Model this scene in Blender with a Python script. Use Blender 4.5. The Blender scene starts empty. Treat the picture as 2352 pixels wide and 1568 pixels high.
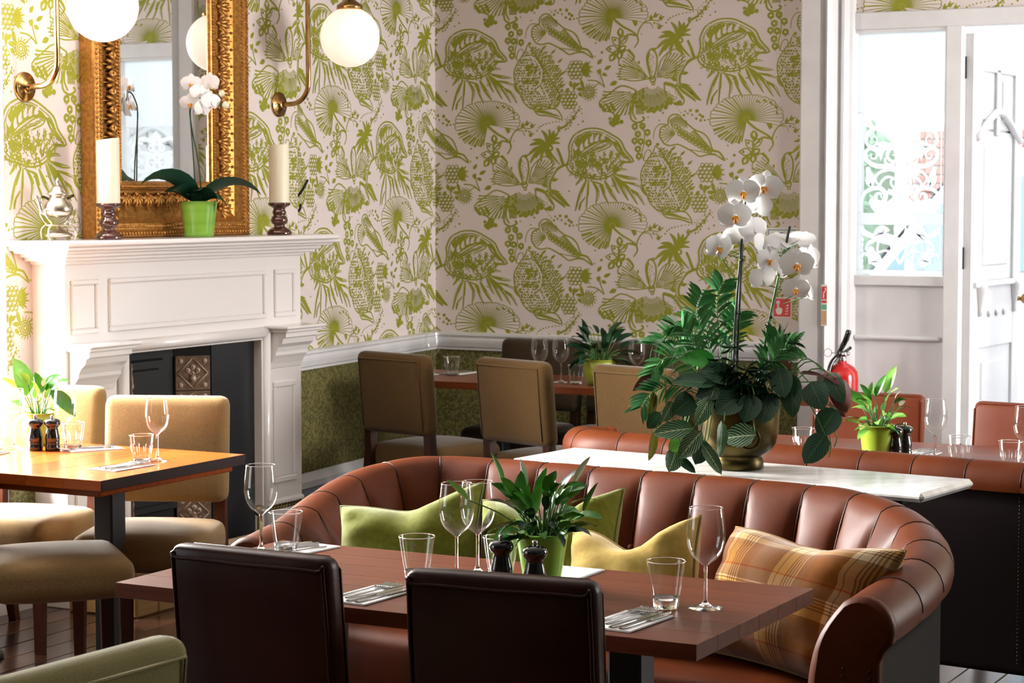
import bpy, math, random
from math import sin, cos, pi, radians, sqrt, atan2, exp
from mathutils import Vector, Matrix
random.seed(7)
C = bpy.context.scene.collection
sc = bpy.context.scene

# ------------------------------------------------------------------ camera, world, lights, exposure
cam_d = bpy.data.cameras.new('camera'); cam = bpy.data.objects.new('camera', cam_d); C.objects.link(cam)
cam_d.sensor_width = 36; cam_d.lens = 36 * 4836 / 2352; cam_d.clip_end = 200
cam.location = (0, 0, 1.64); cam.rotation_euler = (radians(90 - 3.89), 0, radians(27.9))
cam_d.dof.use_dof = True; cam_d.dof.focus_distance = 5.6; cam_d.dof.aperture_fstop = 13
sc.camera = cam
sc.view_settings.view_transform = 'Standard'; sc.view_settings.look = 'None'
sc.view_settings.gamma = 1; sc.view_settings.use_curve_mapping = False
sc.view_settings.exposure = -0.22
w = bpy.data.worlds.new('overcast_sky'); sc.world = w; w.use_nodes = True
bg = w.node_tree.nodes['Background']; bg.inputs[0].default_value = (0.90, 0.95, 1.0, 1); bg.inputs[1].default_value = 3.2
def area(name, loc, rot, sx, sy, power, col=(1, 1, 1)):
    d = bpy.data.lights.new(name, 'AREA'); d.shape = 'RECTANGLE'; d.size = sx; d.size_y = sy; d.energy = power; d.color = col
    o = bpy.data.objects.new(name, d); C.objects.link(o); o.location = loc; o.rotation_euler = rot; return o
# daylight outside the front and right windows, and an unseen side fill
area('daylight_front_window', (-6.15, 5.88, 1.95), (0, radians(-90), 0), 2.5, 1.10, 1250, (1, .985, .96))
area('added_side_fill', (-6.15, 1.75, 1.75), (0, radians(-90), 0), 2.4, 1.9, 34, (1, .97, .95))  # fill through an unseen window, added to lift the faces turned to camera
area('daylight_right_window', (2.1, 9.0, 1.85), (0, radians(90), 0), 2.1, 1.9, 440, (1, .95, .92))
# the sun stands behind the building: it lights the street, no beam enters the room
sun_d = bpy.data.lights.new('sun', 'SUN'); sun_d.energy = 4.0; sun_d.angle = radians(1)
sun = bpy.data.objects.new('sun', sun_d); C.objects.link(sun); sun.rotation_euler = Vector((.02, .62, -.78)).to_track_quat('-Z', 'Y').to_euler()

# ------------------------------------------------------------------ materials
def M(name, col, rough=.5, metal=0., **k):
    m = bpy.data.materials.new(name); m.use_nodes = True
    b = m.node_tree.nodes['Principled BSDF']
    b.inputs['Base Color'].default_value = (*col, 1); b.inputs['Roughness'].default_value = rough; b.inputs['Metallic'].default_value = metal
    if 'spec' in k: b.inputs['Specular IOR Level'].default_value = k['spec']
    if 'coat' in k: b.inputs['Coat Weight'].default_value = k['coat']; b.inputs['Coat Roughness'].default_value = k.get('coatr', .1)
    if 'sheen' in k: b.inputs['Sheen Weight'].default_value = k['sheen']; b.inputs['Sheen Roughness'].default_value = .4
    if 'sss' in k: b.inputs['Subsurface Weight'].default_value = k['sss']; b.inputs['Subsurface Radius'].default_value = (.01, .01, .008)
    if 'emit' in k: b.inputs['Emission Color'].default_value = (*k['emit'], 1); b.inputs['Emission Strength'].default_value = k['es']
    if 'trans' in k: b.inputs['Transmission Weight'].default_value = k['trans']
    return m
class NT:
    def __init__(s, m): s.t = m.node_tree; s.b = s.t.nodes.get('Principled BSDF')
    def n(s, typ, **k):
        x = s.t.nodes.new('ShaderNode' + typ)
        for a, v in k.items():
            if a.startswith('i_'):
                key = a[2:]; x.inputs[int(key) if key.isdigit() else key.replace('_', ' ')].default_value = v
            else: setattr(x, a, v)
        return x
    def l(s, a, b): s.t.links.new(a, b)
    def ramp(s, fac, stops, interp='LINEAR'):
        r = s.n('ValToRGB'); e = r.color_ramp.elements; r.color_ramp.interpolation = interp
        while len(e) < len(stops): e.new(.5)
        for q, (p, c) in zip(e, stops): q.position = p; q.color = (*c, 1)
        s.l(fac, r.inputs[0]); return r.outputs[0]
    def bump(s, h, strength=.2, dist=.002):
        q = s.n('Bump'); q.inputs['Strength'].default_value = strength; q.inputs['Distance'].default_value = dist
        s.l(h, q.inputs['Height']); s.l(q.outputs[0], s.b.inputs['Normal'])
    def coord(s, kind='Object', scale=(1, 1, 1), rot=(0, 0, 0)):
        c = s.n('TexCoord'); mp = s.n('Mapping'); mp.inputs['Scale'].default_value = scale; mp.inputs['Rotation'].default_value = rot
        s.l(c.outputs[kind], mp.inputs[0]); return mp.outputs[0]
    def noise(s, vec, scale, detail=3, rough=.5):
        q = s.n('TexNoise'); q.inputs['Scale'].default_value = scale; q.inputs['Detail'].default_value = detail; q.inputs['Roughness'].default_value = rough
        s.l(vec, q.inputs['Vector']); return q.outputs[0]
def mottled(name, c1, c2, scale, rough=.5, metal=0., bump=0., bscale=None, bdist=.002, coord='Object', stretch=(1, 1, 1), lo=.35, hi=.65, **k):
    m = M(name, c1, rough, metal, **k); t = NT(m); v = t.coord(coord, stretch)
    f = t.noise(v, scale, 4)
    t.l(t.ramp(f, [(lo, c1), (hi, c2)]), t.b.inputs['Base Color'])
    if bump:
        f2 = t.noise(v, bscale or scale, 5, .6); t.bump(f2, bump, bdist)
    return m
def fabric(name, c1, c2, scale=420, bump=.35):
    m = M(name, c1, .95, 0, spec=.15, sheen=.25); t = NT(m); v = t.coord('Object')
    f = t.noise(v, scale, 2); g = t.noise(v, 9, 3)
    a = t.ramp(f, [(.3, c1), (.7, c2)])
    mx = t.n('MixRGB', blend_type='MULTIPLY'); mx.inputs[0].default_value = .35
    t.l(a, mx.inputs[1]); t.l(t.ramp(g, [(.3, (.75, .75, .75)), (.7, (1, 1, 1))]), mx.inputs[2]); t.l(mx.outputs[0], t.b.inputs['Base Color'])
    t.bump(f, bump, .0015); return m
def leather(name, c1, c2, rough=.38):
    m = M(name, c1, rough, 0, spec=.16); t = NT(m); v = t.coord('Object')
    f = t.noise(v, 5, 5); t.l(t.ramp(f, [(.3, c1), (.7, c2)]), t.b.inputs['Base Color'])
    vo = t.n('TexVoronoi'); vo.inputs['Scale'].default_value = 420; t.l(v, vo.inputs['Vector'])
    t.bump(vo.outputs['Distance'], .12, .0008); return m
def wood(name, c1, c2, axis=0, rough=.3, coat=.3, scale=5, rnd=.5):
    m = M(name, c1, rough, 0, coat=coat, coatr=.12, spec=.25); t = NT(m)
    st = [14, 14, 14]; st[axis] = .8
    v = t.coord('Object', tuple(st)); inf = t.n('ObjectInfo')
    ad = t.n('VectorMath', operation='ADD'); t.l(v, ad.inputs[0])
    cmb = t.n('CombineXYZ'); mu = t.n('Math', operation='MULTIPLY'); mu.inputs[1].default_value = 37.0
    t.l(inf.outputs['Random'], mu.inputs[0])
    for i in range(3): t.l(mu.outputs[0], cmb.inputs[i])
    t.l(cmb.outputs[0], ad.inputs[1])
    f = t.noise(ad.outputs[0], scale, 6, .65)
    base = t.ramp(f, [(.28, c1), (.72, c2)])
    hs = t.n('HueSaturation'); t.l(base, hs.inputs['Color'])
    ma = t.n('MapRange'); ma.inputs['To Min'].default_value = 1 - rnd; ma.inputs['To Max'].default_value = 1 + rnd * .6
    t.l(inf.outputs['Random'], ma.inputs['Value']); t.l(ma.outputs[0], hs.inputs['Value'])
    t.l(hs.outputs[0], t.b.inputs['Base Color']); t.bump(f, .06, .001); return m
WHITE = M('white_gloss_paint', (.80, .76, .745), .22, 0, coat=.3, coatr=.08)
_t = NT(WHITE); _v = _t.coord('Object', (1, 1, 1)); _t.bump(_t.noise(_v, 55, 4), .10, .003)
FRAMEW = mottled('white_frame_paint', (.76, .75, .75), (.70, .69, .69), 6, .4)
CEIL = M('ceiling_paint', (.50, .48, .46), .9); DARKP = M('bounce_cutting_wall', (.045, .055, .045), .7)  # DARKP: dark tone given to the unseen walls to cut bounce light
PAPER = mottled('wallpaper_ground', (.76, .665, .64), (.71, .62, .60), 320, .8)
PRINT = mottled('wallpaper_print', (.24, .25, .009), (.30, .31, .015), 240, .75)
DADO = M('dado_paper', (.2, .2, .06), .7); _t = NT(DADO); _v = _t.coord('Object')
_q = _t.n('TexVoronoi', feature='SMOOTH_F1'); _q.inputs['Scale'].default_value = 62; _t.l(_v, _q.inputs['Vector'])
_nz = _t.noise(_v, 90, 2); _ad = _t.n('Math', operation='ADD'); _mu = _t.n('Math', operation='MULTIPLY'); _mu.inputs[1].default_value = .5
_t.l(_nz, _mu.inputs[0]); _t.l(_q.outputs['Distance'], _ad.inputs[0]); _t.l(_mu.outputs[0], _ad.inputs[1])
_t.l(_t.ramp(_ad.outputs[0], [(.42, (.21, .175, .058)), (.52, (.065, .064, .012)), (.66, (.065, .064, .012)), (.74, (.17, .145, .04))]), _t.b.inputs['Base Color'])
BLUEGREY = M('shaded_white_skirting', (.30, .32, .34), .5)  # white skirting with its blue-grey shade put into the colour
FLOORW = wood('dark_floorboard', (.020, .008, .005), (.070, .028, .014), 1, .22, .35, 4, .5)
TABLEW = wood('cherry_table_board', (.105, .020, .006), (.185, .042, .012), 0, .36, .0, 3.2, .30)
TABLEO = wood('orange_table_board', (.36, .066, .010), (.50, .118, .020), 0, .25, .3, 3.2, .3)
TEDGE = M('dark_table_edge', (.022, .010, .008), .3, coat=.3)
WALNUT = wood('dark_walnut_leg', (.022, .008, .005), (.05, .016, .009), 2, .35, .2, 4, .2)
REDLEG = wood('red_brown_leg', (.07, .018, .009), (.11, .03, .014), 2, .35, .2, 4, .2)
BLACKM = M('black_metal', (.008, .008, .009), .45)
TAN = fabric('tan_weave', (.20, .122, .048), (.33, .212, .092))
TAND = fabric('brown_tan_weave', (.075, .040, .013), (.118, .067, .023))
DKBR = fabric('dark_brown_weave', (.035, .022, .012), (.06, .038, .02))
OLIVE = fabric('olive_weave', (.24, .205, .08), (.36, .31, .135))
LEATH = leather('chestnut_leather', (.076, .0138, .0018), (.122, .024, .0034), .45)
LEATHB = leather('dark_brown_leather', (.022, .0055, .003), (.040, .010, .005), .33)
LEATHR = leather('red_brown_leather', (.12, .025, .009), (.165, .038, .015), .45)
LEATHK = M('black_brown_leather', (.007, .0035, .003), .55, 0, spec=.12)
SEAM = M('leather_seam', (.03, .010, .006), .5)
BRASS = mottled('aged_brass', (.52, .33, .12), (.36, .20, .07), 20, .22, 1.)
BRASSD = mottled('tarnished_brass', (.105, .075, .022), (.035, .026, .010), 9, .34, 1., lo=.35, hi=.65)
SILVER = mottled('worn_silver', (.50, .44, .35), (.36, .30, .22), 30, .28, 1.)
STEEL = M('polished_steel', (.45, .44, .43), .16, 1.)
CHROME = M('chrome', (.8, .8, .8), .08, 1.)
IRON = M('black_iron', (.012, .012, .013), .5, .3)
GILT = mottled('gilt_gesso', (.50, .24, .055), (.30, .125, .025), 60, .36, .75, .25, 160, .002)
GILTD = M('gilt_hollow', (.22, .085, .018), .5, .5)
MIRROR = M('mirror_silvering', (.86, .88, .88), .015, 1.)
CANDLE = M('ivory_wax', (.83, .77, .60), .45, sss=.5)
BRONZE = M('bronze_glaze', (.075, .022, .012), .10, .25, coat=.8, coatr=.04)
POTG = mottled('green_glaze', (.16, .34, .032), (.21, .42, .048), 8, .25, 0, .15, 30, .003, stretch=(.2, .2, 3), coat=.3)
POTN = mottled('plain_green_glaze', (.31, .64, .075), (.35, .70, .095), 8, .3, coat=.15)
POTL = mottled('lime_glaze', (.30, .42, .03), (.36, .48, .05), 8, .3, coat=.2)
POTO = mottled('olive_glaze', (.30, .34, .03), (.23, .27, .025), 8, .4)
SOIL = mottled('potting_soil', (.02, .012, .007), (.05, .03, .02), 90, 1., 0, .8, 120, .01)
MILL = M('black_lacquer', (.006, .006, .007), .12, coat=.5, coatr=.05)
NAPK = mottled('white_paper_napkin', (.82, .81, .80), (.74, .73, .72), 160, .9, 0, .2, 220, .001)
STEM = M('green_stem', (.06, .16, .03), .45)
STEMD = M('dark_orchid_stem', (.014, .030, .012), .4)
STAKE = M('black_stake', (.008, .010, .008), .5)
PETAL = M('white_petal', (.96, .955, .95), .55, sss=.5)
SPATHE = M('cream_spathe', (.72, .74, .55), .5, sss=.2)
LIP = mottled('orchid_lip', (.85, .48, .02), (.60, .12, .02), 130, .5)
def leafmat(name, c1, c2, vein, rough=.32, k=9., amount=.5):
    m = M(name, c1, rough, 0, spec=.35); t = NT(m); uv = t.n('UVMap'); sx = t.n('SeparateXYZ'); t.l(uv.outputs[0], sx.inputs[0])
    au = t.n('Math', operation='ABSOLUTE'); t.l(sx.outputs[0], au.inputs[0])
    a = t.n('Math', operation='MULTIPLY'); a.inputs[1].default_value = .55; t.l(au.outputs[0], a.inputs[0])
    s_ = t.n('Math', operation='SUBTRACT'); t.l(sx.outputs[1], s_.inputs[0]); t.l(a.outputs[0], s_.inputs[1])
    mk = t.n('Math', operation='MULTIPLY'); mk.inputs[1].default_value = k * 2 * pi; t.l(s_.outputs[0], mk.inputs[0])
    sn = t.n('Math', operation='SINE'); t.l(mk.outputs[0], sn.inputs[0])
    vn = t.ramp(sn.outputs[0], [(.55 + .3 * (1 - amount), (0, 0, 0)), (.98, (1, 1, 1))])
    mid = t.ramp(au.outputs[0], [(.03, (1, 1, 1)), (.10, (0, 0, 0))])
    mx = t.n('MixRGB', blend_type='LIGHTEN'); mx.inputs[0].default_value = 1; t.l(vn, mx.inputs[1]); t.l(mid, mx.inputs[2])
    inf = t.n('ObjectInfo'); base = t.n('MixRGB'); base.inputs[1].default_value = (*c1, 1); base.inputs[2].default_value = (*c2, 1); t.l(inf.outputs['Random'], base.inputs[0])
    f = t.n('MixRGB'); t.l(base.outputs[0], f.inputs[1]); f.inputs[2].default_value = (*vein, 1)
    mm = t.n('Math', operation='MULTIPLY'); mm.inputs[1].default_value = amount; t.l(mx.outputs[0], mm.inputs[0]); t.l(mm.outputs[0], f.inputs[0])
    t.l(f.outputs[0], t.b.inputs['Base Color']); b = t.b
    b.inputs['Subsurface Weight'].default_value = .0
    return m
LILY = leafmat('lily_leaf', (.035, .16, .022), (.09, .30, .035), (.10, .32, .06), .3, 8, .25)
LILYL = leafmat('pale_lily_leaf', (.16, .42, .06), (.26, .55, .10), (.30, .6, .16), .35, 8, .2)
LILYD = leafmat('dark_lily_leaf', (.006, .028, .012), (.016, .06, .02), (.02, .07, .03), .35, 8, .2)
ORCHL = leafmat('orchid_leaf', (.006, .032, .022), (.015, .06, .03), (.02, .07, .04), .35, 3, .15)
ORCHB = leafmat('bright_orchid_leaf', (.02, .20, .02), (.04, .30, .03), (.05, .3, .05), .3, 3, .15)
MARAN = leafmat('prayer_plant_leaf', (.008, .055, .022), (.018, .10, .035), (.50, .62, .36), .36, 7, .80)
MARAD = leafmat('dark_prayer_plant_leaf', (.005, .032, .014), (.010, .050, .020), (.07, .14, .06), .45, 7, .55)
MARAR = leafmat('maroon_leaf_underside', (.075, .016, .014), (.13, .035, .022), (.20, .07, .04), .45, 7, .4)
MARAY = leafmat('yellowing_leaf', (.36, .30, .03), (.28, .18, .03), (.5, .45, .10), .45, 7, .5)
PALM = leafmat('palm_leaflet', (.035, .16, .050), (.10, .32, .10), (.08, .25, .1), .35, 2, .1)
IVY = leafmat('small_dark_leaf', (.008, .040, .020), (.018, .075, .032), (.03, .10, .05), .35, 5, .2)
def thin_glass(name, tint=(1, 1, 1), edge=.42, face=.07, rough=.0):
    m = bpy.data.materials.new(name); m.use_nodes = True; t = m.node_tree; t.nodes.clear()
    o = t.nodes.new('ShaderNodeOutputMaterial'); mix = t.nodes.new('ShaderNodeMixShader'); tr = t.nodes.new('ShaderNodeBsdfTransparent'); gl = t.nodes.new('ShaderNodeBsdfGlossy')
    gl.inputs['Roughness'].default_value = rough; gl.inputs['Color'].default_value = (1, 1, 1, 1); tr.inputs[0].default_value = (*tint, 1)
    lw = t.nodes.new('ShaderNodeLayerWeight'); lw.inputs[0].default_value = .22
    mr = t.nodes.new('ShaderNodeMapRange'); mr.inputs['To Min'].default_value = face; mr.inputs['To Max'].default_value = edge
    t.links.new(lw.outputs['Facing'], mr.inputs['Value']); t.links.new(mr.outputs[0], mix.inputs[0])
    t.links.new(tr.outputs[0], mix.inputs[1]); t.links.new(gl.outputs[0], mix.inputs[2]); t.links.new(mix.outputs[0], o.inputs[0]); return m
GLASS = thin_glass('thin_wine_glass', (.985, .985, .985), .42, .02)
PANE = thin_glass('window_pane', (.96, .98, .98), .4, .06)
def solid_glass():
    m = M('solid_glass', (1, 1, 1), .0, 0, trans=1.0); m.node_tree.nodes['Principled BSDF'].inputs['IOR'].default_value = 1.45; return m
SGLASS = solid_glass()
OPAL = M('lit_opal_glass', (.9, .86, .80), .25, emit=(1, .83, .66), es=.80)
def frosted(name, col, tr):
    m = bpy.data.materials.new(name); m.use_nodes = True; t = m.node_tree; t.nodes.clear()
    o = t.nodes.new('ShaderNodeOutputMaterial'); mix = t.nodes.new('ShaderNodeMixShader'); d = t.nodes.new('ShaderNodeBsdfDiffuse'); x = t.nodes.new('ShaderNodeBsdfTranslucent')
    d.inputs[0].default_value = (*col, 1); x.inputs[0].default_value = (*col, 1); mix.inputs[0].default_value = tr
    t.links.new(d.outputs[0], mix.inputs[1]); t.links.new(x.outputs[0], mix.inputs[2]); t.links.new(mix.outputs[0], o.inputs[0]); return m
FROST = frosted('frosted_film', (.97, .98, .985), .85)
MARBLE = M('white_marble', (.8, .8, .78), .16); _t = NT(MARBLE); _v = _t.coord('Object', (1, 2.2, 1), (0, 0, .3))
_wv = _t.n('TexWave'); _wv.inputs['Scale'].default_value = 2.2; _wv.inputs['Distortion'].default_value = 9; _wv.inputs['Detail'].default_value = 5; _wv.inputs['Detail Scale'].default_value = 1.6; _t.l(_v, _wv.inputs['Vector'])
_t.l(_t.ramp(_wv.outputs['Fac'], [(.0, (.62, .61, .585)), (.20, (.66, .65, .63)), (.55, (.72, .72, .70))]), _t.b.inputs['Base Color'])
TILE = mottled('brown_relief_tile', (.20, .13, .085), (.12, .075, .05), 60, .35, coat=.2)
TILER = M('raised_tile_glaze', (.42, .29, .21), .3, coat=.2)
SLATE = M('black_slate', (.010, .011, .014), .35)
RED = M('extinguisher_red', (.50, .012, .010), .2, coat=.4)
SIGNW = M('sign_cream', (.80, .82, .70), .5); SIGNR = M('sign_red', (.62, .03, .035), .5); SIGNB = M('sign_blue', (.02, .13, .36), .5); SIGNG = M('sign_green', (.10, .42, .22), .5); SIGNO = M('sign_ochre', (.62, .36, .20), .5)
VELG = fabric('green_velvet', (.125, .138, .013), (.17, .182, .02), 60, .05)
VELY = fabric('mustard_velvet', (.40, .27, .06), (.47, .33, .085), 60, .05)
PIPG = M('green_piping', (.13, .145, .018), .7); PIPY = M('mustard_piping', (.24, .15, .025), .7); PIPP = M('brown_piping', (.30, .17, .06), .8)
def plaid():
    m = M('plaid_wool', (.5, .3, .08), .95, 0, spec=.1, sheen=.3); t = NT(m); uv = t.n('UVMap'); sx = t.n('SeparateXYZ'); t.l(uv.outputs[0], sx.inputs[0])
    def stripes(o, period, phase, stops):
        a = t.n('Math', operation='MULTIPLY_ADD'); a.inputs[1].default_value = 1 / period; a.inputs[2].default_value = phase; t.l(o, a.inputs[0])
        f = t.n('Math', operation='FRACT'); t.l(a.outputs[0], f.inputs[0]); return t.ramp(f.outputs[0], stops, 'CONSTANT')
    W1 = (1, 1, 1); D = (.42, .27, .17)
    def group(p0): return [(p0 + .022 * i, (D if i % 2 == 0 else W1)) for i in range(9)]
    blocks = [(0, (.78, .50, .17)), (.28, (.74, .56, .33)), (.44, (.76, .42, .08)), (.80, (.74, .58, .36))]
    bu = stripes(sx.outputs[0], 1.05, .12, blocks); bv = stripes(sx.outputs[1], 1.3, .30, blocks)
    mx = t.n('MixRGB'); mx.inputs[0].default_value = .5; t.l(bu, mx.inputs[1]); t.l(bv, mx.inputs[2])
    cur = mx.outputs[0]
    for o, per, ph, st in ((sx.outputs[0], .72, .02, [(0, W1)] + group(.2)), (sx.outputs[1], 1.0, .30, [(0, W1)] + group(.12)),
                           (sx.outputs[0], .72, .45, [(0, W1), (.5, (.45, .45, .48)), (.518, W1)]), (sx.outputs[1], 1.0, .40, [(0, W1), (.6, (.95, .38, .32)), (.622, W1)])):
        q = t.n('MixRGB', blend_type='MULTIPLY'); q.inputs[0].default_value = .8; t.l(cur, q.inputs[1]); t.l(stripes(o, per, ph, st), q.inputs[2]); cur = q.outputs[0]
    t.l(cur, t.b.inputs['Base Color']); v = t.coord('Object'); t.bump(t.noise(v, 500, 2), .4, .0015); return m
PLAID = plaid()
ASPH = mottled('pale_paving', (.55, .55, .55), (.42, .42, .43), 4, .9)
BRICK = mottled('brick_face', (.50, .27, .23), (.40, .20, .17), 9, .9); MORT = M('mortar', (.5, .47, .43), .95)
HEDGE = mottled('hedge_leaves', (.22, .36, .26), (.34, .46, .34), 12, .7)
CARW = M('white_car_paint', (.8, .8, .8), .15, coat=.6); CARG = M('blue_car_glass', (.30, .46, .58), .08); TYRE = M('tyre', (.01, .01, .012), .7)
RENDER_ = M('white_render', (.82, .82, .80), .8)

# ------------------------------------------------------------------ mesh helpers
class MB:
    def __init__(s): s.v = []; s.f = []; s.m = []; s.uv = None; s.sm = []
    def add(s, vs, fs, mat=0, smooth=True, uvs=None):
        b = len(s.v); s.v += [tuple(p) for p in vs]
        if uvs is not None:
            if s.uv is None: s.uv = [(0, 0)] * b
            s.uv += uvs
        elif s.uv is not None: s.uv += [(0, 0)] * len(vs)
        for f in fs: s.f.append(tuple(i + b for i in f)); s.m.append(mat); s.sm.append(smooth)
        return s
    def box(s, cx, cy, cz, sx, sy, sz, bev=0., mat=0, rotz=0., smooth=False):
        hx, hy, hz = sx / 2, sy / 2, sz / 2; bev = min(bev, hx * .9, hy * .9, hz * .9)
        def put(p):
            x, y, z = p; c, q = cos(rotz), sin(rotz); return (cx + x * c - y * q, cy + x * q + y * c, cz + z)
        if bev <= 0:
            vs = [put((x * hx, y * hy, z * hz)) for x in (-1, 1) for y in (-1, 1) for z in (-1, 1)]
            s.add(vs, [(0, 1, 3, 2), (4, 6, 7, 5), (0, 4, 5, 1), (2, 3, 7, 6), (0, 2, 6, 4), (1, 5, 7, 3)], mat, smooth); return s
        vs = []; ix = {}
        for x in (-1, 1):
            for y in (-1, 1):
                for z in (-1, 1):
                    for a in range(3):
                        p = [x * (hx - bev), y * (hy - bev), z * (hz - bev)]; p[a] += (x, y, z)[a] * bev
                        ix[(x, y, z, a)] = len(vs); vs.append(put(p))
        fs = []
        for a in range(3):
            b, c = (a + 1) % 3, (a + 2) % 3
            for sg in (-1, 1):
                def k(u, v):
                    t = [0, 0, 0]; t[a] = sg; t[b] = u; t[c] = v; return ix[(*t, a)]
                q = [k(-1, -1), k(1, -1), k(1, 1), k(-1, 1)]; fs.append(tuple(q if sg > 0 else q[::-1]))
            for u in (-1, 1):
                for v in (-1, 1):
                    def k2(t_, ax):
                        t = [0, 0, 0]; t[a] = t_; t[b] = u; t[c] = v; return ix[(*t, ax)]
                    q = [k2(-1, b), k2(1, b), k2(1, c), k2(-1, c)]; fs.append(tuple(q if u * v < 0 else q[::-1]))
        for x in (-1, 1):
            for y in (-1, 1):
                for z in (-1, 1):
                    q = [ix[(x, y, z, a)] for a in range(3)]; fs.append(tuple(q if x * y * z > 0 else q[::-1]))
        s.add(vs, fs, mat, smooth); return s
    def rbox(s, cx, cy, cz, sx, sy, sz, r, n=5, bulge=(0, 0, 0), mat=0, xf=None):
        """upholstered block: a box with round edges of radius r, faces bulged outwards"""
        h = (sx / 2, sy / 2, sz / 2); r = min(r, *h)
        def ticks(L):
            inner = L - r; a = [-L + r * (1 - cos(pi / 2 * i / 3)) for i in range(3)]
            mid = [-inner + 2 * inner * i / n for i in range(n + 1)]
            return a + mid + [-q for q in a[::-1]]
        tk = [ticks(L) for L in h]; key = {}; vs = []; fs = []
        def vert(p):
            k = tuple(round(q, 5) for q in p)
            if k in key: return key[k]
            inn = [max(-(h[i] - r), min(h[i] - r, p[i])) for i in range(3)]
            d = Vector([p[i] - inn[i] for i in range(3)])
            if d.length > 1e-9: d = d.normalized() * r
            q = [inn[i] + d[i] for i in range(3)]
            for a in range(3):
                if bulge[a]:
                    b, c = (a + 1) % 3, (a + 2) % 3
                    q[a] += (q[a] / h[a]) * bulge[a] * max(0, 1 - (q[b] / h[b]) ** 2) * max(0, 1 - (q[c] / h[c]) ** 2)
            key[k] = len(vs); q = Vector(q) + Vector((cx, cy, cz)); vs.append(tuple(xf(q) if xf else q)); return key[k]
        for a in range(3):
            b, c = (a + 1) % 3, (a + 2) % 3
            for sg in (-1, 1):
                for i in range(len(tk[b]) - 1):
                    for j in range(len(tk[c]) - 1):
                        q = []
                        for (u, v) in ((i, j), (i + 1, j), (i + 1, j + 1), (i, j + 1)):
                            p = [0, 0, 0]; p[a] = sg * h[a]; p[b] = tk[b][u]; p[c] = tk[c][v]; q.append(vert(p))
                        if len(set(q)) > 2: fs.append(tuple(dict.fromkeys(q if sg > 0 else q[::-1])))
        s.add(vs, fs, mat, True); return s
    def lathe(s, prof, n=24, mat=0, c=(0, 0, 0), cap0=True, cap1=True):
        vs = []; fs = []; k = len(prof)
        for i in range(n):
            a = 2 * pi * i / n
            for (r, z) in prof: vs.append((c[0] + r * cos(a), c[1] + r * sin(a), c[2] + z))
        for i in range(n):
            j = (i + 1) % n
            for q in range(k - 1): fs.append((i * k + q, j * k + q, j * k + q + 1, i * k + q + 1))
        s.add(vs, fs, mat, True)
        if cap0 and prof[0][0] > 1e-5: s.add([(c[0] + prof[0][0] * cos(2 * pi * i / n), c[1] + prof[0][0] * sin(2 * pi * i / n), c[2] + prof[0][1]) for i in range(n)], [tuple(range(n))[::-1]], mat, False)
        if cap1 and prof[-1][0] > 1e-5: s.add([(c[0] + prof[-1][0] * cos(2 * pi * i / n), c[1] + prof[-1][0] * sin(2 * pi * i / n), c[2] + prof[-1][1]) for i in range(n)], [tuple(range(n))], mat, False)
        return s
    def tube(s, pts, r, n=8, mat=0, caps=True, closed=False):
        pts = [Vector(p) for p in pts]; m = len(pts); rr = r if isinstance(r, (list, tuple)) else [r] * m
        vs = []; fs = []; up = None
        for i, p in enumerate(pts):
            d = (pts[(i + 1) % m] - pts[i - 1]) if closed else (pts[min(i + 1, m - 1)] - pts[max(i - 1, 0)])
            d = d.normalized() if d.length > 1e-9 else Vector((0, 0, 1))
            if up is None:
                up = Vector((0, 0, 1)) if abs(d.z) < .9 else Vector((1, 0, 0))
            x = d.cross(up); x = x.normalized() if x.length > 1e-6 else d.orthogonal().normalized(); y = x.cross(d).normalized(); up = y
            for k in range(n): a = 2 * pi * k / n; vs.append(p + (x * cos(a) + y * sin(a)) * rr[i])
        for i in range(m if closed else m - 1):
            j = (i + 1) % m
            for k in range(n): q = (k + 1) % n; fs.append((i * n + k, i * n + q, j * n + q, j * n + k))
        if caps and not closed: fs += [tuple(range(n))[::-1], tuple((m - 1) * n + k for k in range(n))]
        s.add(vs, fs, mat, True); return s
    def ball(s, c, r, n=12, mat=0, sc_=(1, 1, 1)):
        prof = [(max(1e-6, sin(pi * i / (n // 2))) * r, -cos(pi * i / (n // 2)) * r) for i in range(n // 2 + 1)]
        b = len(s.v); s.lathe(prof, n, mat, (0, 0, 0), False, False)
        for i in range(b, len(s.v)): q = s.v[i]; s.v[i] = (c[0] + q[0] * sc_[0], c[1] + q[1] * sc_[1], c[2] + q[2] * sc_[2])
        return s
    def prism(s, poly, ax, a0, a1, mat=0, smooth=False):
        """extrude a 2D polygon along axis ax (0,1,2) from a0 to a1; poly holds the other two coordinates in cyclic order"""
        n = len(poly)
        def P(u, v, a):
            q = [0, 0, 0]; q[ax] = a; q[(ax + 1) % 3] = u; q[(ax + 2) % 3] = v; return q
        vs = [P(u, v, a0) for u, v in poly] + [P(u, v, a1) for u, v in poly]
        fs = [tuple(range(n))[::-1], tuple(range(n, 2 * n))] + [(i, (i + 1) % n, n + (i + 1) % n, n + i) for i in range(n)]
        s.add(vs, fs, mat, smooth); return s
    def grid(s, rows, mat=0, smooth=True, uvs=None, close_u=False):
        n = len(rows); k = len(rows[0]); vs = [p for r in rows for p in r]
        fs = [(i * k + j, i * k + j + 1, (i + 1) * k + j + 1, (i + 1) * k + j) for i in range(n - 1) for j in range(k - 1)]
        if close_u: fs += [((n - 1) * k + j, (n - 1) * k + j + 1, j + 1, j) for j in range(k - 1)]
        s.add(vs, fs, mat, smooth, uvs); return s
    def xf(s, m, start=0):
        for i in range(start, len(s.v)): s.v[i] = tuple(m @ Vector(s.v[i]))
        return s
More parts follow.
